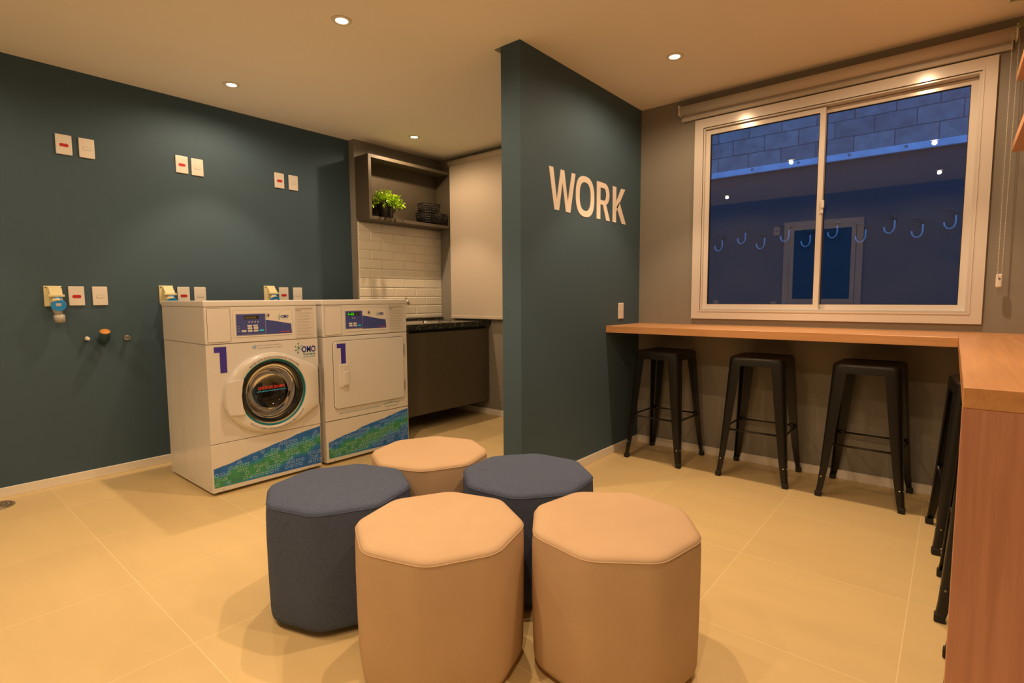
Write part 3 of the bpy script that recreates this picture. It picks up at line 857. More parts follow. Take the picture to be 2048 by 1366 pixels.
def decal(parent, top, bot, seed):
    """blue-green printed band with laundry symbols; top = points left to right"""
    rnd = random.Random(seed)
    bm = NB(); pts = list(bot) + list(reversed(top))
    fine = []
    for a, c_ in zip(top, top[1:]):
        for k in range(5):
            s = k / 5; fine.append((a[0] + (c_[0] - a[0]) * s, a[1] + (c_[1] - a[1]) * s + rnd.uniform(-.0015, .0015)))
    fine.append(top[-1])
    # vertical slices
    B0, B1 = bot
    def bz(u): s = (u - B0[0]) / (B1[0] - B0[0]); return B0[1] + (B1[1] - B0[1]) * s
    for a, c_ in zip(fine, fine[1:]):
        poly(bm, P, [(a[0], bz(a[0])), (c_[0], bz(c_[0])), c_, a], 0.001, 0, 0, sides=False)
    def tz(u):
        for a, c_ in zip(top, top[1:]):
            if a[0] <= u <= c_[0]: return a[1] + (c_[1] - a[1]) * (u - a[0]) / (c_[0] - a[0])
        return -1
    row = 0; v = B0[1] + 0.018
    seq = ['iron', 'circle', 'heart', 'basin', 'heart', 'square', 'iron', 'circle', 'basin', 'heart', 'circle', 'square']
    while v < 0.30:
        u = B0[0] + 0.014 + (row % 2) * 0.012; k = row * 5
        while u < B1[0] - 0.012:
            if v + 0.011 < tz(u) and rnd.random() < 0.90:
                icon(bm, seq[k % len(seq)], u, v, 0.0235, 1 if rnd.random() < 0.82 else 2, P)
            k += 1; u += 0.0315
        v += 0.0265; row += 1
    obj('printed_band', bm, ['wave', 'iconl', 'icond'], parent)

def splat(bm, u, v, s, mg, mt, w):
    """six-armed drop burst"""
    for a, l, r, m_ in ((100, 1.0, .16, mg), (160, .9, .15, mg), (215, .95, .17, mg), (255, 1.15, .2, mt), (35, .8, .12, mt), (-40, .75, .13, mt)):
        t_ = math.radians(a); d = Vector((math.cos(t_), math.sin(t_))); n_ = Vector((-d.y, d.x))
        c_ = Vector((u, v)); tip = c_ + d * s * l
        arm = [c_ + n_ * s * .07, c_ + d * s * l * .7 + n_ * s * .05, c_ + d * s * l * .7 - n_ * s * .05, c_ - n_ * s * .07]
        poly(bm, P, [tuple(q) for q in arm], w, m_, 0, False)
        drop = []
        for k in range(12):
            f = 2 * PI * k / 12; drop.append(tuple(tip + d * (math.cos(f) * s * r * 1.3) + n_ * (math.sin(f) * s * r)))
        poly(bm, P, drop, w + 0.0002, m_, 0, False)

def sheet_lines(bm, u0, v0, u1, v1, rows, w, mi, seed):
    rnd = random.Random(seed); v = v1
    step = (v1 - v0) / rows
    for k in range(rows):
        vv = v1 - step * (k + 0.5)
        if k % 3 == 2: continue
        uu = u0 + (0.006 if k % 3 else 0.0)
        end = u1 - rnd.uniform(0, 0.25) * (u1 - u0)
        while uu < end:
            l = rnd.uniform(0.005, 0.014); stroke(bm, P, [(uu, vv), (min(uu + l, end), vv)], 0.0016, w, mi); uu += l + 0.002

def one_digit(parent, u0, z1, wd, ht, plane):
    """heavy numeral 1"""
    bm = NB()
    k = wd / 0.066; hh = ht / 0.150
    pts = [(u0, z1), (u0 + 0.066 * k, z1), (u0 + 0.066 * k, z1 - 0.150 * hh), (u0 + 0.029 * k, z1 - 0.150 * hh), (u0 + 0.029 * k, z1 - 0.032 * hh), (u0, z1 - 0.032 * hh)]
    poly(bm, plane, pts, 0.001, 0, 0, False)
    obj('number_sticker', bm, 'purple', parent, label='large violet-blue numeral 1')

def panel_common(ctl, y0, y1, dryer):
    """control panel details on the upper front"""
    # card-reader cover at the left
    c0, c1 = (1.164, 1.287) if not dryer else (1.878, 2.003)
    b = NB(); poly(b, P, rrect(c0, 0.878, c1, 1.070, 0.006), 0.0012, 0, 0, True)
    stroke(b, P, rrect(c0, 0.878, c1, 1.070, 0.006), 0.0016, 0.0015, 1, True)
    obj('blank_cover', b, ['card', 'line'], ctl)
    # overlay
    o0, o1, z0, z1 = (1.302, 1.655, 0.898, 1.055) if not dryer else (2.026, 2.373, 0.894, 1.055)
    b = NB(); poly(b, P, rrect(o0, z0, o1, z1, 0.004), 0.0012, 0, 0, True)
    stroke(b, P, rrect(o0, z0, o1, z1, 0.004), 0.0010, 0.0014, 1, True)
    # wave
    if not dryer: kp = (1.317, 1.490, 0.908, 1.034); wv = [(1.488, 0.996), (1.53, 0.990), (1.60, 0.976), (1.648, 0.967), (1.652, 0.908), (1.488, 0.908)]
    else: kp = (2.032, 2.168, 0.912, 1.036); wv = [(2.166, 1.001), (2.21, 0.995), (2.28, 0.980), (2.364, 0.967), (2.368, 0.908), (2.166, 0.908)]
    poly(b, P, wv, 0.0016, 2, 0, False)
    # star and letters
    lu, lz = (1.588, 1.005) if not dryer else (2.304, 1.003)
    obj('panel_overlay', b, ['plast', 'thin', 'navy'], ctl)
    b = NB(); splat(b, lu - 0.008, lz + 0.007, 0.015, 0, 1, 0.0016)
    text(b, 'OMO', P, lu, lz, 0.017, 0.0022, 2, bold=0.04, width=0.044)
    text(b, 'lavanderia', P, lu + 0.004, lz - 0.008, 0.004, 0.0020, 3, width=0.036)
    obj('logo', b, ['green', 'tealp', 'navy2', 'bluep'], ctl)
    b = NB(); e = (1.640 if not dryer else 2.360)
    text(b, 'SPEED QUEEN', P, e, 0.917, 0.005, 0.0020, 0, align='R', width=0.062, bold=0.03, shear=0.2)
    obj('brand_line', b, 'redp', ctl)
    # keypad
    b = NB(); poly(b, P, rrect(kp[0], kp[2], kp[1], kp[3], 0.003), 0.0022, 0, 0, True)
    stroke(b, P, rrect(kp[0] + .002, kp[2] + .003, kp[1] - .002, kp[3] - .002, 0.003), 0.001, 0.0024, 1, True)
    k_ = obj('keypad', b, ['navy', 'plast'], ctl)
    b = NB()
    if not dryer:
        poly(b, P, rrect(1.364, 1.002, 1.450, 1.023, 0.002), 0.0026, 0, 0, True)
        text(b, '8888888', P, 1.368, 1.006, 0.013, 0.0028, 1, width=0.066)
    else:
        poly(b, P, rrect(2.050, 1.001, 2.143, 1.024, 0.002), 0.0026, 0, 0, True)
        sg = lambda u, v, uu, vv: stroke(b, P, [(u, v), (uu, vv)], 0.0018, 0.0030, 2)
        x = 2.055; zt_, zm, zb = 1.020, 1.0125, 1.005
        for ch_ in 'FrEE':
            if ch_ in 'FE': sg(x, zt_, x + .008, zt_); sg(x, zm, x + .008, zm); sg(x, zt_, x, zb)
            if ch_ == 'r': sg(x, zm, x + .007, zm); sg(x, zm, x, zb)
            if ch_ == 'E': sg(x, zb, x + .008, zb)
            x += 0.0125
        for k in range(3): text(b, '8', P, x + k * .011, 1.006, 0.013, 0.0028, 1, sx=.9)
    obj('display', b, ['disp', 'seg', 'lit'], k_, label='green lit display reading FrEE' if dryer else 'dark unlit segment display')
    b = NB()
    if not dryer: keys = [(1.394, .963), (1.428, .963), (1.395, .949), (1.430, .949), (1.396, .934), (1.430, .934), (1.361, .934)]; cy_ = (1.464, .934); dots = (1.392, 1.410, 1.427, 1.444)
    else: keys = [(2.071, .949), (2.106, .949), (2.073, .934), (2.107, .934)]; cy_ = (2.141, .934); dots = (2.088, 2.106)
    for u, v in keys:
        poly(b, P, rrect(u - .013, v - .0055, u + .013, v + .0055, .003), 0.0034, 0, 0, True)
        stroke(b, P, [(u - .006, v), (u + .006, v)], 0.0016, 0.0036, 2)
    poly(b, P, rrect(cy_[0] - .013, cy_[1] - .0055, cy_[0] + .013, cy_[1] + .0055, .003), 0.0034, 1, 0, True)
    for u in dots: icon(b, 'circle', u, .986, .008, 0, lambda a, c_, w=0: P(a, c_, 0.0028))
    if not dryer:
        for v in (.962, .948, .934): stroke(b, P, [(1.325, v), (1.338, v)], 0.0014, 0.0026, 0)
    obj('buttons', b, ['plast', 'cyan', 'thin'], k_)
    ku = (1.503, 1.023) if not dryer else (2.219, 1.022)
    b = NB(); q = Matrix.Translation((FX, ku[0], ku[1])) @ Matrix.Rotation(PI / 2, 4, 'Y')
    lathe(b, [(0.010, 0.001), (0.010, 0.005), (0.007, 0.007), (0.0, 0.007)], mx=q, seg=20)
    poly(b, P, [(ku[0] - .0012, ku[1] - .005), (ku[0] + .0012, ku[1] - .005), (ku[0] + .0012, ku[1] + .005), (ku[0] - .0012, ku[1] + .005)], 0.0076, 1, 0.006)
    obj('key_lock', b, ['chrome', 'line'], ctl)
    # instruction sheet at the right
    l0, l1 = (1.676, 1.798) if not dryer else (2.392, 2.520)
    b = NB(); poly(b, P, rrect(l0, 0.876, l1, 1.070, 0.004), 0.0010, 0, 0, True)
    stroke(b, P, rrect(l0, 0.876, l1, 1.070, 0.004), 0.0006, 0.0012, 1, True)
    text(b, 'MELHORES PRÁTICAS', P, l0 + .004, 1.053, 0.0062, 0.0014, 2, width=l1 - l0 - .010, bold=0.02)
    text(b, 'LAVAGEM' if not dryer else 'SECAGEM', P, l0 + .004, 1.042, 0.0062, 0.0014, 2, bold=0.02, sx=.9)
    sheet_lines(b, l0 + .006, 0.882, l1 - .006, 1.034, 24, 0.0013, 1, 3 + dryer)
    obj('instruction_sheet', b, ['label', 'thin', 'line'], ctl)

def body_side_details(b, y0):
    """pressed panel outline on the visible left side"""
    Q = PY(y0)
    for x0, x1 in ((-3.70, -3.50), (-3.47, -3.27)):
        stroke(b, Q, [(x0, 0.10), (x1, 0.10), (x1, 0.80), (x0, 0.80)], 0.0015, 0.0006, 1, True)

def shell(t, y0, y1, zs, hole=None):
    """cabinet body; zs = bottom, kick seam, panel seam, lid, top"""
    z0, za, zb, zl, zt_ = zs
    b = NB()
    # carcass behind the front skin
    box(b, (BX, y0, z0), (FX - 0.02, y0 + 0.012, zb)); box(b, (BX, y1 - 0.012, z0), (FX - 0.02, y1, zb))
    box(b, (BX, y0 + 0.012, z0), (BX + 0.012, y1 - 0.012, zb)); box(b, (BX + 0.012, y0 + 0.012, z0), (FX - 0.02, y1 - 0.012, z0 + 0.012))
    Q = PY(y0)
    for x0, x1 in ((-3.775, -3.60), (-3.575, -3.40)):
        stroke(b, Q, [(x0, z0 + 0.04), (x1, z0 + 0.04), (x1, 0.83), (x0, 0.83)], 0.0016, 0.0006, 1, True)
    for x in (-3.79, -3.48, -3.21):
        Qd = PY(y0); poly(b, Qd, ell(x, z0 + 0.022, 0.005, 0.005, 10), 0.0025, 2, 0)
    obj('body', b, ['white', 'card', 'chrome'], t)
    b = NB(); box(b, (FX - 0.02, y0, z0), (FX, y1, za - 0.0015), bev=0.004); 
    kick = obj('lower_front_panel', b, 'white', t)
    b = NB()
    for y in (y0 + 0.055, y1 - 0.05):
        q = Matrix.Translation((FX, y, z0 + 0.010)) @ Matrix.Rotation(PI / 2, 4, 'Y'); lathe(b, [(0.0045, 0.0), (0.004, 0.002), (0, 0.0025)], mx=q, seg=12)
    obj('screws', b, 'chrome', kick)
    # upper control housing
    b = NB()
    box(b, (BX - 0.006, y0, zb + 0.0015), (FX, y1, zl - 0.0005), bev=0.004)
    ctl = obj('control_housing', b, 'white', t)
    b = NB(); box(b, (BX - 0.012, y0 - 0.003, zl), (FX + 0.004, y1 + 0.003, zt_), bev=0.007, seg=3)
    obj('top_lid', b, 'white', t)
    b = NB(); box(b, (BX + 0.02, y0 + 0.006, z0 + 0.012), (FX - 0.004, y1 - 0.006, z0 + 0.03))
    # dark seams
    b.free(); b = NB()
    for z in (za, zb):
        box(b, (FX - 0.018, y0 + 0.002, z - 0.0014), (FX - 0.0015, y1 - 0.002, z + 0.0014))
    obj('seam', b, 'line', t)
    for x in (BX + 0.05, FX - 0.06):
        for y in (y0 + 0.05, y1 - 0.05):
            b = NB(); cyl(b, (x, y, 0), (x, y, z0), 0.018, 0.014, 14); obj('foot', b, 'rubber', t)
    return kick, ctl

# --- washing machine
Y0, Y1 = 1.150, 1.822
t = thing('washing_machine', (-3.5, 1.486, 0), 'white front-loading washing machine with round glass door and number 1', 'washing machine')
kick, ctl = shell(t, Y0, Y1, (0.018, 0.300, 0.866, 1.077, 1.112))
decal(kick, [(1.158, 0.160), (1.263, 0.176), (1.362, 0.200), (1.506, 0.228), (1.608, 0.247), (1.67, 0.264), (1.817, 0.284)], [(1.158, 0.048), (1.817, 0.038)], 4)
panel_common(ctl, Y0, Y1, False)
CY, CZ, GR = 1.510, 0.557, 0.200
b = NB()
N = 64
def sq(r0y, r1y, z0, z1):   # rectangle sampled at the same angles as a circle
    pts = []
    for k in range(N):
        a = 2 * PI * k / N; c_, s_ = math.cos(a), math.sin(a)
        k1 = ((r1y - CY) if c_ > 0 else (r0y - CY)) / c_ if abs(c_) > 1e-6 else 1e9
        k2 = ((z1 - CZ) if s_ > 0 else (z0 - CZ)) / s_ if abs(s_) > 1e-6 else 1e9
        r = min(k1, k2); pts.append((CY + c_ * r, CZ + s_ * r))
    for cu, cv in ((r0y, z0), (r1y, z0), (r1y, z1), (r0y, z1)):
        j = min(range(N), key=lambda i: (pts[i][0] - cu) ** 2 + (pts[i][1] - cv) ** 2); pts[j] = (cu, cv)
    return pts
circ = ell(CY, CZ, 0.190, 0.190, N)
holed(b, P, sq(Y0, Y1, 0.3015, 0.8645), circ, 0.0, 0, -0.02)
front = obj('front_panel', b, 'white', t)
b = NB()   # print lines on the front panel
P1 = PX(FX)
stroke(b, P1, [(1.158, 0.692), (1.265, 0.697)], 0.001, 0.0008, 1)
text(b, 'Evite mau cheiro, mantenha', P1, 1.438, 0.8405, 0.0075, 0.0010, 0, width=0.140)
text(b, 'a porta aberta após a lavagem', P1, 1.438, 0.825, 0.0075, 0.0010, 0, width=0.148)
obj('advice_print', b, ['thin', 'card'], front)
b = NB()
for du, dv in ((0, 0.006), (-0.011, 0.0), (0.010, 0.0), (0.0, -0.008), (-0.006, -0.006)):
    stroke(b, P1, ell(1.420 + du, 0.838 + dv, 0.0055, 0.0055, 12), 0.0012, 0.0010, 0, True)
obj('foam_symbol', b, 'bluep', front)
b = NB(); splat(b, 1.694, 0.811, 0.027, 0, 1, 0.0010)
text(b, 'OMO', P1, 1.712, 0.780, 0.040, 0.0016, 2, bold=0.025, width=0.094)
text(b, 'lavanderia', P1, 1.722, 0.762, 0.012, 0.0012, 3, width=0.080, bold=0.02)
text(b, 'compartilhada', P1, 1.722, 0.748, 0.009, 0.0012, 3, width=0.080)
obj('logo', b, ['green', 'tealp', 'navy2', 'tealp'], front)
one_digit(front, 1.192, 0.851, 0.066, 0.149, P1)
# drum behind the door
b = NB(); q = Matrix.Translation((FX, CY, CZ)) @ Matrix.Rotation(PI / 2, 4, 'Y')
lathe(b, [(0.190, -0.021), (0.235, -0.06), (0.235, -0.40), (0.06, -0.44), (0.0, -0.44)], mx=q, seg=N)
for k in range(3):
    a = math.radians(90 + 120 * k)
    box(b, (-0.36, -0.025, 0.0), (-0.08, 0.025, 0.05), bev=0.01, mx=Matrix.Translation((FX, CY, CZ)) @ Matrix.Rotation(a, 4, 'X') @ Matrix.Translation((0, 0, -0.232)))
obj('drum', b, 'drum', t)
b = NB(); lathe(b, [(0.205, 0.006), (0.205, 0.020), (0.192, 0.026), (0.183, 0.010), (0.176, -0.03), (0.192, -0.045)], mx=q, seg=N)
obj('gasket', b, 'gasket', t, label='dark rubber ring around the porthole')
# door: ring with flat right wing
DX = FX + 0.030
b = NB()
def outline(grow=0.0):
    pts = []
    for k in range(N):
        a = 2 * PI * k / N; c_, s_ = math.cos(a), math.sin(a)
        if c_ <= 0.12:
            ra, rb = 0.285 + grow, 0.243 + grow
            pts.append((CY + ra * c_, CZ + rb * s_))
        else:
            g = grow
            wing = [(0.020, 0.243 + g), (0.09, 0.226 + g), (0.296 + g * .4, 0.131 + g), (0.296 + g * .4, -0.125 - g), (0.163, -0.203 - g), (0.09, -0.228 - g), (0.020, -0.243 - g)]
            best = None
            for (x1, y1), (x2, y2) in zip(wing, wing[1:]):
                den = c_ * (y2 - y1) - s_ * (x2 - x1)
                if abs(den) < 1e-9: continue
                tt = (x1 * (y2 - y1) - y1 * (x2 - x1)) / den; uu = (x1 * s_ - y1 * c_) / den
                if tt > 0 and -0.001 <= uu <= 1.001: best = tt if best is None else min(best, tt)
            pts.append((CY + best * c_, CZ + best * s_))
    return pts
out0, out1 = outline(0.0), outline(-0.020)
in1 = ell(CY, CZ, 0.213, 0.213, N); in0 = ell(CY, CZ, 0.203, 0.203, N)
rings = [[P(u, v, w_) for u, v in pts] for pts, w_ in ((out0, 0.001), (out0, 0.012), (outline(-0.006), 0.026), (out1, 0.031), (in1, 0.036), (in0, 0.031), (ell(CY, CZ, 0.201, 0.201, N), 0.006))]
loft(b, rings, cap=False, smooth=True)
door = obj('door', b, 'white', t, smooth=50)
b = NB()  # handle plate that covers the left of the glass
hp = [(1.238, 0.648), (1.300, 0.655), (1.328, 0.655), (1.319, 0.620), (1.312, 0.560), (1.317, 0.500), (1.330, 0.455), (1.300, 0.452), (1.245, 0.462), (1.232, 0.50), (1.228, 0.56), (1.231, 0.61)]
poly(b, P, hp, 0.046, 0, 0.028)
obj('door_handle', b, 'white', door)
b = NB()
arc_text(b, 'VERIFIQUE E RETIRE SEUS OBJETOS DA BORRACHA APÓS O USO DA LAVADORA', P, CY, CZ, (0.213, 0.213), 131, 42, 0.0085, 0.0368, bold=0.01)
obj('door_print', b, 'line', door)
b = NB()
arc_text(b, 'Solicite à zeladoria a higienização da borracha sempre que possível', P, CY, CZ, (0.226, 0.226), 228, 325, 0.0095, 0.0366, bold=0.02, bottom=True)
obj('door_print', b, 'navy', door)
b = NB()  # bowl of glass: bulges into the drum
lathe(b, [(0.200, 0.010), (0.196, 0.026), (0.180, 0.030), (0.160, 0.026), (0.145, 0.0), (0.135, -0.05), (0.110, -0.085), (0.06, -0.10), (0.0, -0.103)], mx=q, seg=N)
gl = obj('door_glass', b, 'bowl', door, fixn=True)
b = NB(); lathe(b, [(0.2015, 0.022), (0.2015, 0.031), (0.1985, 0.032), (0.1985, 0.022)], mx=q, seg=N); obj('glass_rim', b, 'tealp', door)
b = NB(); Pg = PX(FX)
text(b, 'LIMITE DE ROUPA', Pg, 1.412, 0.582, 0.018, 0.032, 0, width=0.165, bold=0.02)
pts = [(1.405 + 0.180 * k / 60, 0.568 + 0.0035 * abs(math.sin(k / 60 * PI * 6))) for k in range(61)]
stroke(b, Pg, pts, 0.005, 0.032, 1)
obj('fill_limit_sticker', b, ['redp', 'bluep'], gl)
b = NB(); box(b, (FX - 0.002, Y1 - 0.008, 0.44), (FX + 0.026, Y1 + 0.002, 0.685)); obj('door_hinge', b, 'thin', door)

# --- dryer
Y0, Y1 = 1.862, 2.555
t = thing('tumble_dryer', (-3.5, 2.21, 0), 'white tumble dryer with square door and green lit display, right of the washing machine', 'tumble dryer')
kick, ctl = shell(t, Y0, Y1, (0.018, 0.298, 0.866, 1.077, 1.112))
decal(kick, [(1.877, 0.156), (1.978, 0.182), (2.087, 0.198), (2.148, 0.219), (2.217, 0.228), (2.345, 0.246), (2.412, 0.262), (2.548, 0.283)], [(1.877, 0.046), (2.548, 0.037)], 9)
panel_common(ctl, Y0, Y1, True)
b = NB(); box(b, (FX - 0.02, Y0, 0.2995), (FX, Y1, 0.8645), bev=0.004); front = obj('front_panel', b, 'white', t)
b = NB()
text(b, 'APÓS O USO, RETIRAR O SEU FELPO DA SECADORA', P, 1.966, 0.335, 0.0075, 0.001, 0, width=0.334)
# lint tray drawing
stroke(b, P, [(2.326, 0.349), (2.476, 0.349)], 0.0022, 0.001, 0); stroke(b, P, [(2.336, 0.347), (2.346, 0.325), (2.452, 0.325), (2.464, 0.347)], 0.0022, 0.001, 0)
stroke(b, P, [(2.345, 0.353), (2.360, 0.362), (2.375, 0.354), (2.385, 0.364), (2.40, 0.353)], 0.0018, 0.001, 0)
stroke(b, P, ell(2.405, 0.360, 0.016, 0.010, 14), 0.0015, 0.001, 0, True)
obj('advice_print', b, ['tealp'], front)
b = NB(); poly(b, P, rrect(1.927, 0.372, 2.516, 0.836, 0.028, 6), 0.0012, 0, 0, True); obj('door_gap', b, 'line', front)
b = NB()
rr = lambda g: rrect(1.9300 + g, 0.3755 + g, 2.5125 - g, 0.8325 - g, max(0.024 - g, .005), 6)
loft(b, [[P(u, v, 0.001) for u, v in rr(0)], [P(u, v, 0.010) for u, v in rr(0)], [P(u, v, 0.0125) for u, v in rr(0.003)]], smooth=False)
door = obj('door', b, 'white', t)
PD = PX(FX + 0.0125)
one_digit(door, 1.953, 0.817, 0.066, 0.136, PD)
b = NB()
loft(b, [[PD(u, v, 0) for u, v in rrect(1.968, 0.520, 2.034, 0.674, 0.004, 3)], [PD(u, v, 0.008) for u, v in rrect(1.970, 0.522, 2.032, 0.672, 0.004, 3)]])
poly(b, PD, [(1.992, 0.662), (2.010, 0.670), (2.026, 0.672), (1.996, 0.630)], 0.0095, 1, 0.007)
box(b, (FX + 0.0195, 1.990, 0.534), (FX + 0.034, 2.028, 0.630), bev=0.005)
obj('door_handle', b, ['white', 'card'], door)
for z0 in (0.43, 0.70):
    b = NB(); box(b, (FX + 0.001, 2.514, z0), (FX + 0.012, 2.522, z0 + 0.075)); obj('door_hinge', b, 'thin', door)

# ------------------------------------------------------------------ sink corner
# tiles
t = thing('wall_tiling', (XT, 3.2, 1.4), 'glossy cream brick-shaped tiles behind the sink under the black shelf', 'tiling')
b = NB(); box(b, (XT + 0.0002, 2.739, 0.92), (XT + 0.004, YW - 0.0005, 1.793))
obj('grout_bed', b, 'grout', t)
b = NB()
def tile(y0, y1, z0, z1):
    g = 0.0012; e = 0.007
    a = [(y0 + g, z0 + g), (y1 - g, z0 + g), (y1 - g, z1 - g), (y0 + g, z1 - g)]
    c_ = [(y0 + g + e, z0 + g + e), (y1 - g - e, z0 + g + e), (y1 - g - e, z1 - g - e), (y0 + g + e, z1 - g - e)]
    A = [b.verts.new((XT + 0.004, *p)) for p in a]; B_ = [b.verts.new((XT + 0.0075, *p)) for p in c_]
    tilt = random.uniform(-.0006, .0006)
    for v in B_[:2]: v.co.x += tilt
    b.faces.new(B_)
    for i in range(4): j = (i + 1) % 4; b.faces.new((A[i], A[j], B_[j], B_[i]))
z = 1.216 - 0.0835 * 4; r = 0
while z < 1.79:
    off = 3.249 if r % 2 == 0 else 3.377
    y = off - 0.255 * 3
    while y < YW:
        y0, y1 = max(y, 2.741), min(y + 0.255, YW - 0.002)
        z0, z1 = max(z, 0.925), min(z + 0.0835, 1.790)
        if y1 - y0 > 0.02 and z1 - z0 > 0.02: tile(y0, y1, z0, z1)
        y += 0.255
    z += 0.0835; r += 1
obj('tiles', b, 'tile', t)

# box shelf
SX, SY0, SY1, SZ0, SZ1 = -3.850, 2.734, 3.693, 1.796, 2.340
t = thing('box_shelf', (XT, 3.2, SZ0), 'dark taupe open box shelf on the wall above the sink', 'shelf')
th = 0.028
b = NB(); box(b, (XT + 0.008, SY0, SZ0), (SX, SY1, SZ0 + th), bev=0.001, seg=1); obj('bottom_panel', b, 'taupe', t)
b = NB(); box(b, (XT + 0.001, SY0, SZ1 - th), (SX, SY1, SZ1), bev=0.001, seg=1); obj('top_panel', b, 'taupe', t)
for y in (SY0, SY1 - th):
    b = NB(); box(b, (XT + 0.001, y, SZ0 + th), (SX, y + th, SZ1 - th)); obj('side_panel', b, 'taupe', t)
b = NB(); box(b, (XT + 0.001, SY0 + th, SZ0 + th), (XT + 0.010, SY1 - th, SZ1 - th)); obj('back_panel', b, 'taupe', t)

# potted plant
zs = SZ0 + th
pcx, pcy = -3.930, 2.965
t = thing('potted_plant', (pcx, pcy, zs), 'bright green leafy plant in a tall black pot inside the box shelf', 'plant')
b = NB(); lathe(b, [(0.0, 0.0), (0.060, 0.0), (0.063, 0.004), (0.066, 0.150), (0.064, 0.152), (0.061, 0.148), (0.060, 0.130), (0.0, 0.130)], (pcx, pcy, zs), 36); obj('pot', b, 'pot', t)
b = NB(); lathe(b, [(0.059, 0.131), (0.03, 0.136), (0, 0.137)], (pcx, pcy, zs), 20); obj('soil', b, 'soil', t)
bs = NB(); bl = NB()
rnd = random.Random(5)
def leaf(bm, p, d, s, mi=0):
    d = d.normalized(); up = Vector((0, 0, 1)); x = d.cross(up)
    if x.length < 0.1: x = Vector((1, 0, 0))
    x.normalize(); x = (Matrix.Rotation(rnd.uniform(-.9, .9), 3, d) @ x); n_ = x.cross(d)
    pts = [p, p + d * s * .35 + x * s * .32 + n_ * s * .05, p + d * s * .75 + x * s * .26, p + d * s, p + d * s * .75 - x * s * .26, p + d * s * .35 - x * s * .32 + n_ * s * .05]
    mid = bm.verts.new(p + d * s * .5 - n_ * s * .10)
    V = [bm.verts.new(q_) for q_ in pts]
    for i in range(6): bm.faces.new((V[i], V[(i + 1) % 6], mid))
top = Vector((pcx, pcy, zs + 0.136))
for i in range(95):
    a = rnd.uniform(0, 2 * PI); el = rnd.uniform(0.05, 1.45); L_ = rnd.uniform(0.07, 0.135)
    d = Vector((math.cos(a) * math.cos(el), math.sin(a) * math.cos(el) * 1.15, math.sin(el) * 0.95))
    s0 = top + Vector((math.cos(a) * .03, math.sin(a) * .03, -0.004))
    pts = []
    for k in range(6):
        f = k / 5; q_ = s0 + d * L_ * f + Vector((0, 0, -0.045 * f * f * math.cos(el)))
        q_.x = max(q_.x, XT + 0.016); q_.y = max(q_.y, SY0 + th + 0.004); q_.z = min(q_.z, SZ1 - th - .004)
        pts.append(q_)
    tube(bs, pts, 0.0011, 4)
    for k in range(1, 6):
        for j in range(4 if k > 2 else 2):
            dd = (pts[k] - pts[k - 1]).normalized() + Vector((rnd.uniform(-1, 1), rnd.uniform(-1, 1), rnd.uniform(-.6, .9))) * 0.9
            pp = pts[k]
            if pp.x + dd.normalized().x * .02 < XT + .012: dd.x = abs(dd.x)
            leaf(bl, pp, dd, rnd.uniform(0.018, 0.030))
obj('stems', bs, 'stem', t); obj('leaves', bl, 'leaf', t, fixn=False)

# baskets
def basket(name, cx, cy, z0, lx, ly, hz, label):
    t = thing(name, (cx, cy, z0), label, 'basket', 'black perforated baskets in the box shelf')
    b = NB(); k = 0.86
    box(b, (cx - lx / 2 * k, cy - ly / 2 * k, z0), (cx + lx / 2 * k, cy + ly / 2 * k, z0 + 0.004))
    obj('base', b, 'bplast', t)
    def corner(sx, sy, f): s = k + (1 - k) * f; return Vector((cx + sx * lx / 2 * s, cy + sy * ly / 2 * s, z0 + hz * f))
    for (a, c_) in (((1, -1), (1, 1)), ((-1, -1), (-1, 1)), ((-1, -1), (1, -1)), ((-1, 1), (1, 1))):
        b = NB(); length = ly if a[0] == c_[0] else lx
        n = max(4, int(length / 0.021)); rows = max(3, int(hz / 0.019))
        for i in range(n + 1):
            f = i / n
            p0 = corner(*a, 0).lerp(corner(*c_, 0), f); p1 = corner(*a, 1).lerp(corner(*c_, 1), f)
            tube(b, [p0, p1], 0.0034, 4)
        for j in range(rows + 1):
            f = j / rows
            tube(b, [corner(*a, f), corner(*c_, f)], 0.0034 if j < rows else 0.005, 4)
        obj('side_lattice', b, 'bplast', t)
basket('storage_basket', -3.938, 3.512, zs, 0.16, 0.262, 0.108, 'larger black perforated basket standing in the box shelf')
basket('storage_basket', -3.925, 3.468, zs + 0.114, 0.12, 0.185, 0.078, 'smaller black perforated basket lying on top of the larger one')

# sink cabinet
CX = -3.380
t = thing('sink_cabinet', (-3.7, 3.2, 0.14), 'dark taupe wall-hung sink cabinet beside the dryer', 'cabinet')
b = NB(); box(b, (XT + 0.001, 2.722, 0.140), (CX, 2.745, 0.857)); obj('side_panel', b, 'taupe', t)
b = NB(); box(b, (XT + 0.001, 3.672, 0.140), (CX, 3.695, 0.857)); obj('side_panel', b, 'taupe', t)
b = NB(); box(b, (XT + 0.014, 2.746, 0.150), (CX - 0.022, 3.671, 0.166)); obj('bottom_panel', b, 'taupe', t)
b = NB(); box(b, (CX - 0.020, 2.748, 0.142), (CX - 0.004, 3.669, 0.832), bev=0.001, seg=1); obj('door', b, 'taupe', t)
b = NB(); box(b, (CX - 0.050, 2.746, 0.834), (CX - 0.040, 3.671, 0.857)); obj('top_rail', b, 'line', t)
t = thing('stone_countertop', (-3.7, 3.2, 0.858), 'speckled dark granite countertop with sink beside the dryer', 'countertop')
b = NB()
sy0, sy1, sx0, sx1 = 2.90, 3.35, -3.88, -3.50
z0, z1 = 0.858, 0.904
for lo, hi in (((XT + .001, 2.715), (CX + .018, sy0)), ((XT + .001, sy1), (CX + .018, 3.7195)), ((XT + .001, sy0), (sx0, sy1)), ((sx1, sy0), (CX + .018, sy1))):
    box(b, (*lo, z0), (*hi, z1))
obj('slab', b, 'granite', t)
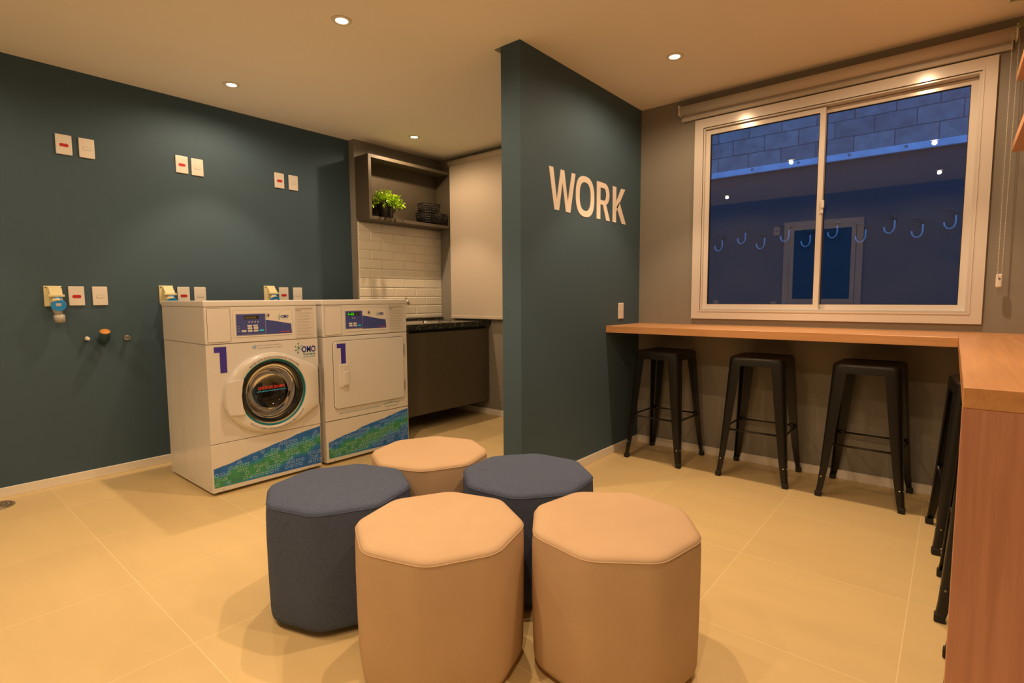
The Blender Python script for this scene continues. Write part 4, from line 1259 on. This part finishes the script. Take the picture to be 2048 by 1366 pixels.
b = NB(); box(b, (XT + 0.0085, 2.715, z1 + .0003), (XT + 0.026, 3.7195, 0.924)); obj('backsplash', b, 'granite', t)
b = NB()
loft(b, [rr_ for rr_ in [[(u, v, z1 - .001) for u, v in rrect(sx0, sy0, sx1, sy1, .04)], [(u, v, .76) for u, v in rrect(sx0 + .02, sy0 + .02, sx1 - .02, sy1 - .02, .05)]]], cap=False)
fb = [b.verts.new((u, v, .76)) for u, v in rrect(sx0 + .02, sy0 + .02, sx1 - .02, sy1 - .02, .05)]; b.faces.new(fb)
obj('sink_bowl', b, 'chrome', t)
t = thing('faucet', (-3.96, 3.09, 0.904), 'small chrome faucet peeping out above the dryer against the tiles', 'faucet')
b = NB(); cyl(b, (-3.96, 3.09, 0.9042), (-3.96, 3.09, 0.912), 0.026); cyl(b, (-3.96, 3.09, 0.912), (-3.96, 3.09, 1.04), 0.017, 0.015); obj('body', b, 'chrome', t)
b = NB(); tube(b, [(-3.96, 3.09, 1.03), (-3.955, 3.11, 1.05), (-3.94, 3.16, 1.062), (-3.935, 3.195, 1.077)], 0.0065, 10); obj('spout', b, 'chrome', t)
b = NB(); cyl(b, (-3.955, 3.185, 1.118), (-3.925, 3.205, 1.058), 0.012, 0.013, 18); cyl(b, (-3.956, 3.184, 1.12), (-3.949, 3.206, 1.135), 0.004, 0.003, 8); obj('lever', b, 'chrome', t)

# ------------------------------------------------------------------ fern on the upper shelf
fx, fy, fz = 0.34, 3.16, 2.157
t = thing('fern', (fx, fy, fz), 'dull green fern whose frond tips show at the top right corner', 'plant')
b = NB(); lathe(b, [(0, 0), (0.045, 0), (0.06, 0.085), (0.056, 0.085), (0.05, 0.07), (0, 0.07)], (fx, fy, fz), 24); obj('pot', b, 'pot', t)
rnd = random.Random(11)
def frond(a, L_, rise, droop, tip=None):
    b = NB()
    s0 = Vector((fx, fy, fz + 0.08)); pts = []
    for k in range(15):
        f = k / 14
        q_ = s0 + Vector((math.cos(a) * L_ * f, math.sin(a) * L_ * f, rise * math.sin(f * PI * .5) - droop * f ** 2.2))
        q_.z = min(q_.z, H - .006); q_.x = min(q_.x, XR - .006)
        pts.append(q_)
    tube(b, pts, 0.0013, 4)
    for k in range(2, 15):
        d = (pts[k] - pts[k - 1]).normalized(); n_ = d.cross(Vector((0, 0, 1))).normalized()
        s = 0.034 * math.sin(PI * (0.15 + 0.80 * k / 15)) + .006
        for sg in (-1, 1):
            for m_ in (0.0, 0.5):
                p0 = pts[k - 1].lerp(pts[k], m_)
                e_ = p0 + (n_ * sg + d * .5) * s; w_ = d * .0042
                if e_.z > H - .004: e_.z = H - .004
                if e_.x > XR - .004: e_.x = XR - .004
                b.faces.new([b.verts.new(c_) for c_ in (p0 - w_, p0 + w_, e_ + w_ * .2, e_ - w_ * .2)])
    obj('frond', b, 'fern', t, fixn=False)
for a, L_, ri, dr in ((PI * 1.0, 0.22, 0.14, 0.02), (PI * 0.86, 0.21, 0.10, 0.06), (PI * 1.16, 0.23, 0.15, 0.04), (PI * 1.32, 0.25, 0.16, 0.05), (PI * .68, 0.2, 0.15, .1), (PI * 1.5, 0.25, 0.18, .08), (PI * .4, .15, .16, .03), (PI * 1.75, .17, .17, .05), (PI * 1.07, 0.20, 0.07, 0.09), (0.1, .12, .18, .0)):
    frond(a, L_, ri, dr)

# ------------------------------------------------------------------ back of the room, seen mirrored in the window
PB = lambda u, v, w_=0.0: Vector((u, YB + w_, v))
dr = bpy.data.objects.new('door_1', None); col.objects.link(dr); dr.location = (-1.41, YB, 0); dr['kind'] = 'structure'
b = NB()
box(b, (-1.875, YB, 0), (-1.80, YB + 0.03, 2.14)); box(b, (-1.02, YB, 0), (-0.945, YB + 0.03, 2.14)); box(b, (-1.80, YB, 2.075), (-1.02, YB + 0.03, 2.14))
obj('door_frame', b, 'frame', dr)
b = NB()
box(b, (-1.795, YB + .001, 0.01), (-1.745, YB + 0.04, 2.07)); box(b, (-1.075, YB + .001, 0.01), (-1.025, YB + 0.04, 2.07)); box(b, (-1.745, YB + .001, 2.02), (-1.075, YB + 0.04, 2.07)); box(b, (-1.745, YB + .001, 0.01), (-1.075, YB + 0.04, 1.075))
lf = obj('door_leaf', b, 'frame', dr)
b = NB(); box(b, (-1.745, YB + .01, 1.075), (-1.075, YB + 0.02, 2.02)); obj('glass_pane', b, 'dglass', lf)
b = NB(); cyl(b, (-1.72, YB + .04, 1.0), (-1.72, YB + .075, 1.0), 0.01); cyl(b, (-1.73, YB + .075, 1.0), (-1.62, YB + .075, 1.0), 0.008); obj('door_handle', b, 'chrome', lf)
for x, z, lb in ((-1.977, 2.033, 'small white plate left of the white door, seen mirrored high in the left window pane'),
                 (-2.801, 1.0, 'white plate on the back wall, mirrored at the lower left corner of the window'),
                 (-1.99, 0.985, 'white plate beside the white door, mirrored at the bottom of the left window pane')):
    b = NB(); box(b, (x - .037, YB + .0003, z - .057), (x + .037, YB + .009, z + .057), bev=.003)
    box(b, (x - .012, YB + .008, z - .007), (x + .012, YB + .011, z + .007), mi=1)
    tag(obj('switch_plate', b, ['plast', 'line'], loc=(x, YB, z)), lb, 'wall plate', 'plates on the back wall')

# ------------------------------------------------------------------ outside the window
OY = 7.6
b = NB(); box(b, (-9, YW + 0.15, -0.14), (6, OY + 0.9, -0.02)); tag(obj('outdoor_ground', b, 'ground'), kind='structure')
b = NB(); box(b, (-9, OY + 0.03, 2.835), (6, OY + 0.22, 5.2))
tag(obj('block_wall', b, 'block', loc=(0, OY, 2.835)), 'tall bare concrete block wall outside the window at dusk', 'wall')
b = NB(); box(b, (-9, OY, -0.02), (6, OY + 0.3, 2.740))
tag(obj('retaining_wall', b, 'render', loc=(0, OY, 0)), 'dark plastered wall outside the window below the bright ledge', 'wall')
b = NB(); box(b, (-9, OY - 0.05, 2.7405), (6, OY + 0.3, 2.765), bev=.004); box(b, (-9, OY - 0.0, 2.765), (6, OY + 0.3, 2.832), bev=.01)
for k in range(18):
    x = -6 + k * 0.55; cyl(b, (x, OY - 0.006, 2.80), (x, OY + 0.01, 2.80), 0.018, seg=12, mi=1)
tag(obj('wall_ledge', b, ['ledge', 'thin'], loc=(0, OY, 2.74)), 'pale ledge running between the block wall and the dark wall outside', 'ledge')
hk = [(-2.690, 1.905), (-2.499, 1.83), (-2.197, 1.91), (-1.955, 1.826), (-1.664, 1.901), (-1.421, 1.82), (-1.132, 1.908), (-0.842, 1.836), (-0.565, 1.917), (-0.306, 1.85), (-0.025, 1.923)]
hl = ['curved metal hook outside at the left edge of the left pane', 'curved metal hook outside, lower one near the left edge of the left pane', 'curved metal hook outside, upper one left of the mirrored small plate',
      'curved metal hook outside, just below left of the mirrored small plate', 'curved metal hook outside on the left jamb of the mirrored door', 'curved metal hook outside just left of the window mullion',
      'curved metal hook outside just right of the window mullion', 'curved metal hook outside on the right jamb of the mirrored door', 'curved metal hook outside, first right of the mirrored door, upper row',
      'curved metal hook outside, lower one between the mirrored door and right pane edge', 'curved metal hook outside, the one nearest the right edge of the right pane']
h0 = None
for (x, z), lb in zip(hk, hl):
    if h0 is None:
        h0 = thing('bicycle_hook', (0, 0, 0), '', 'hook', 'curved metal hooks on the dark outside wall')
        b = NB(); box(b, (-0.014, -0.05, 0.085), (0.014, -0.0005, 0.115), bev=.002); obj('mount', b, 'line', h0)
        b = NB()
        tube(b, [(-0.125, -0.05, 0.115), (-0.09, -0.05, 0.135), (-0.045, -0.05, 0.135), (-0.012, -0.05, 0.11), (0, -0.05, 0.06)], 0.0085, 8); obj('hook_neck', b, 'line', h0)  # upper arc coloured dark to imitate the shade on it, same hook as below
        b = NB(); pts = [(0, -0.05, 0.06), (0, -0.05, 0.04), (0.0, -0.05, -0.02), (-0.012, -0.05, -0.062), (-0.04, -0.05, -0.085), (-0.072, -0.05, -0.08), (-0.095, -0.05, -0.05), (-0.10, -0.05, -0.01)]
        tube(b, pts, 0.0095, 8); obj('hook_arm', b, 'hook', h0)
        s = h0
    else: s = copy_tree(h0)
    s.location = (x, OY, z); s['label'] = lb
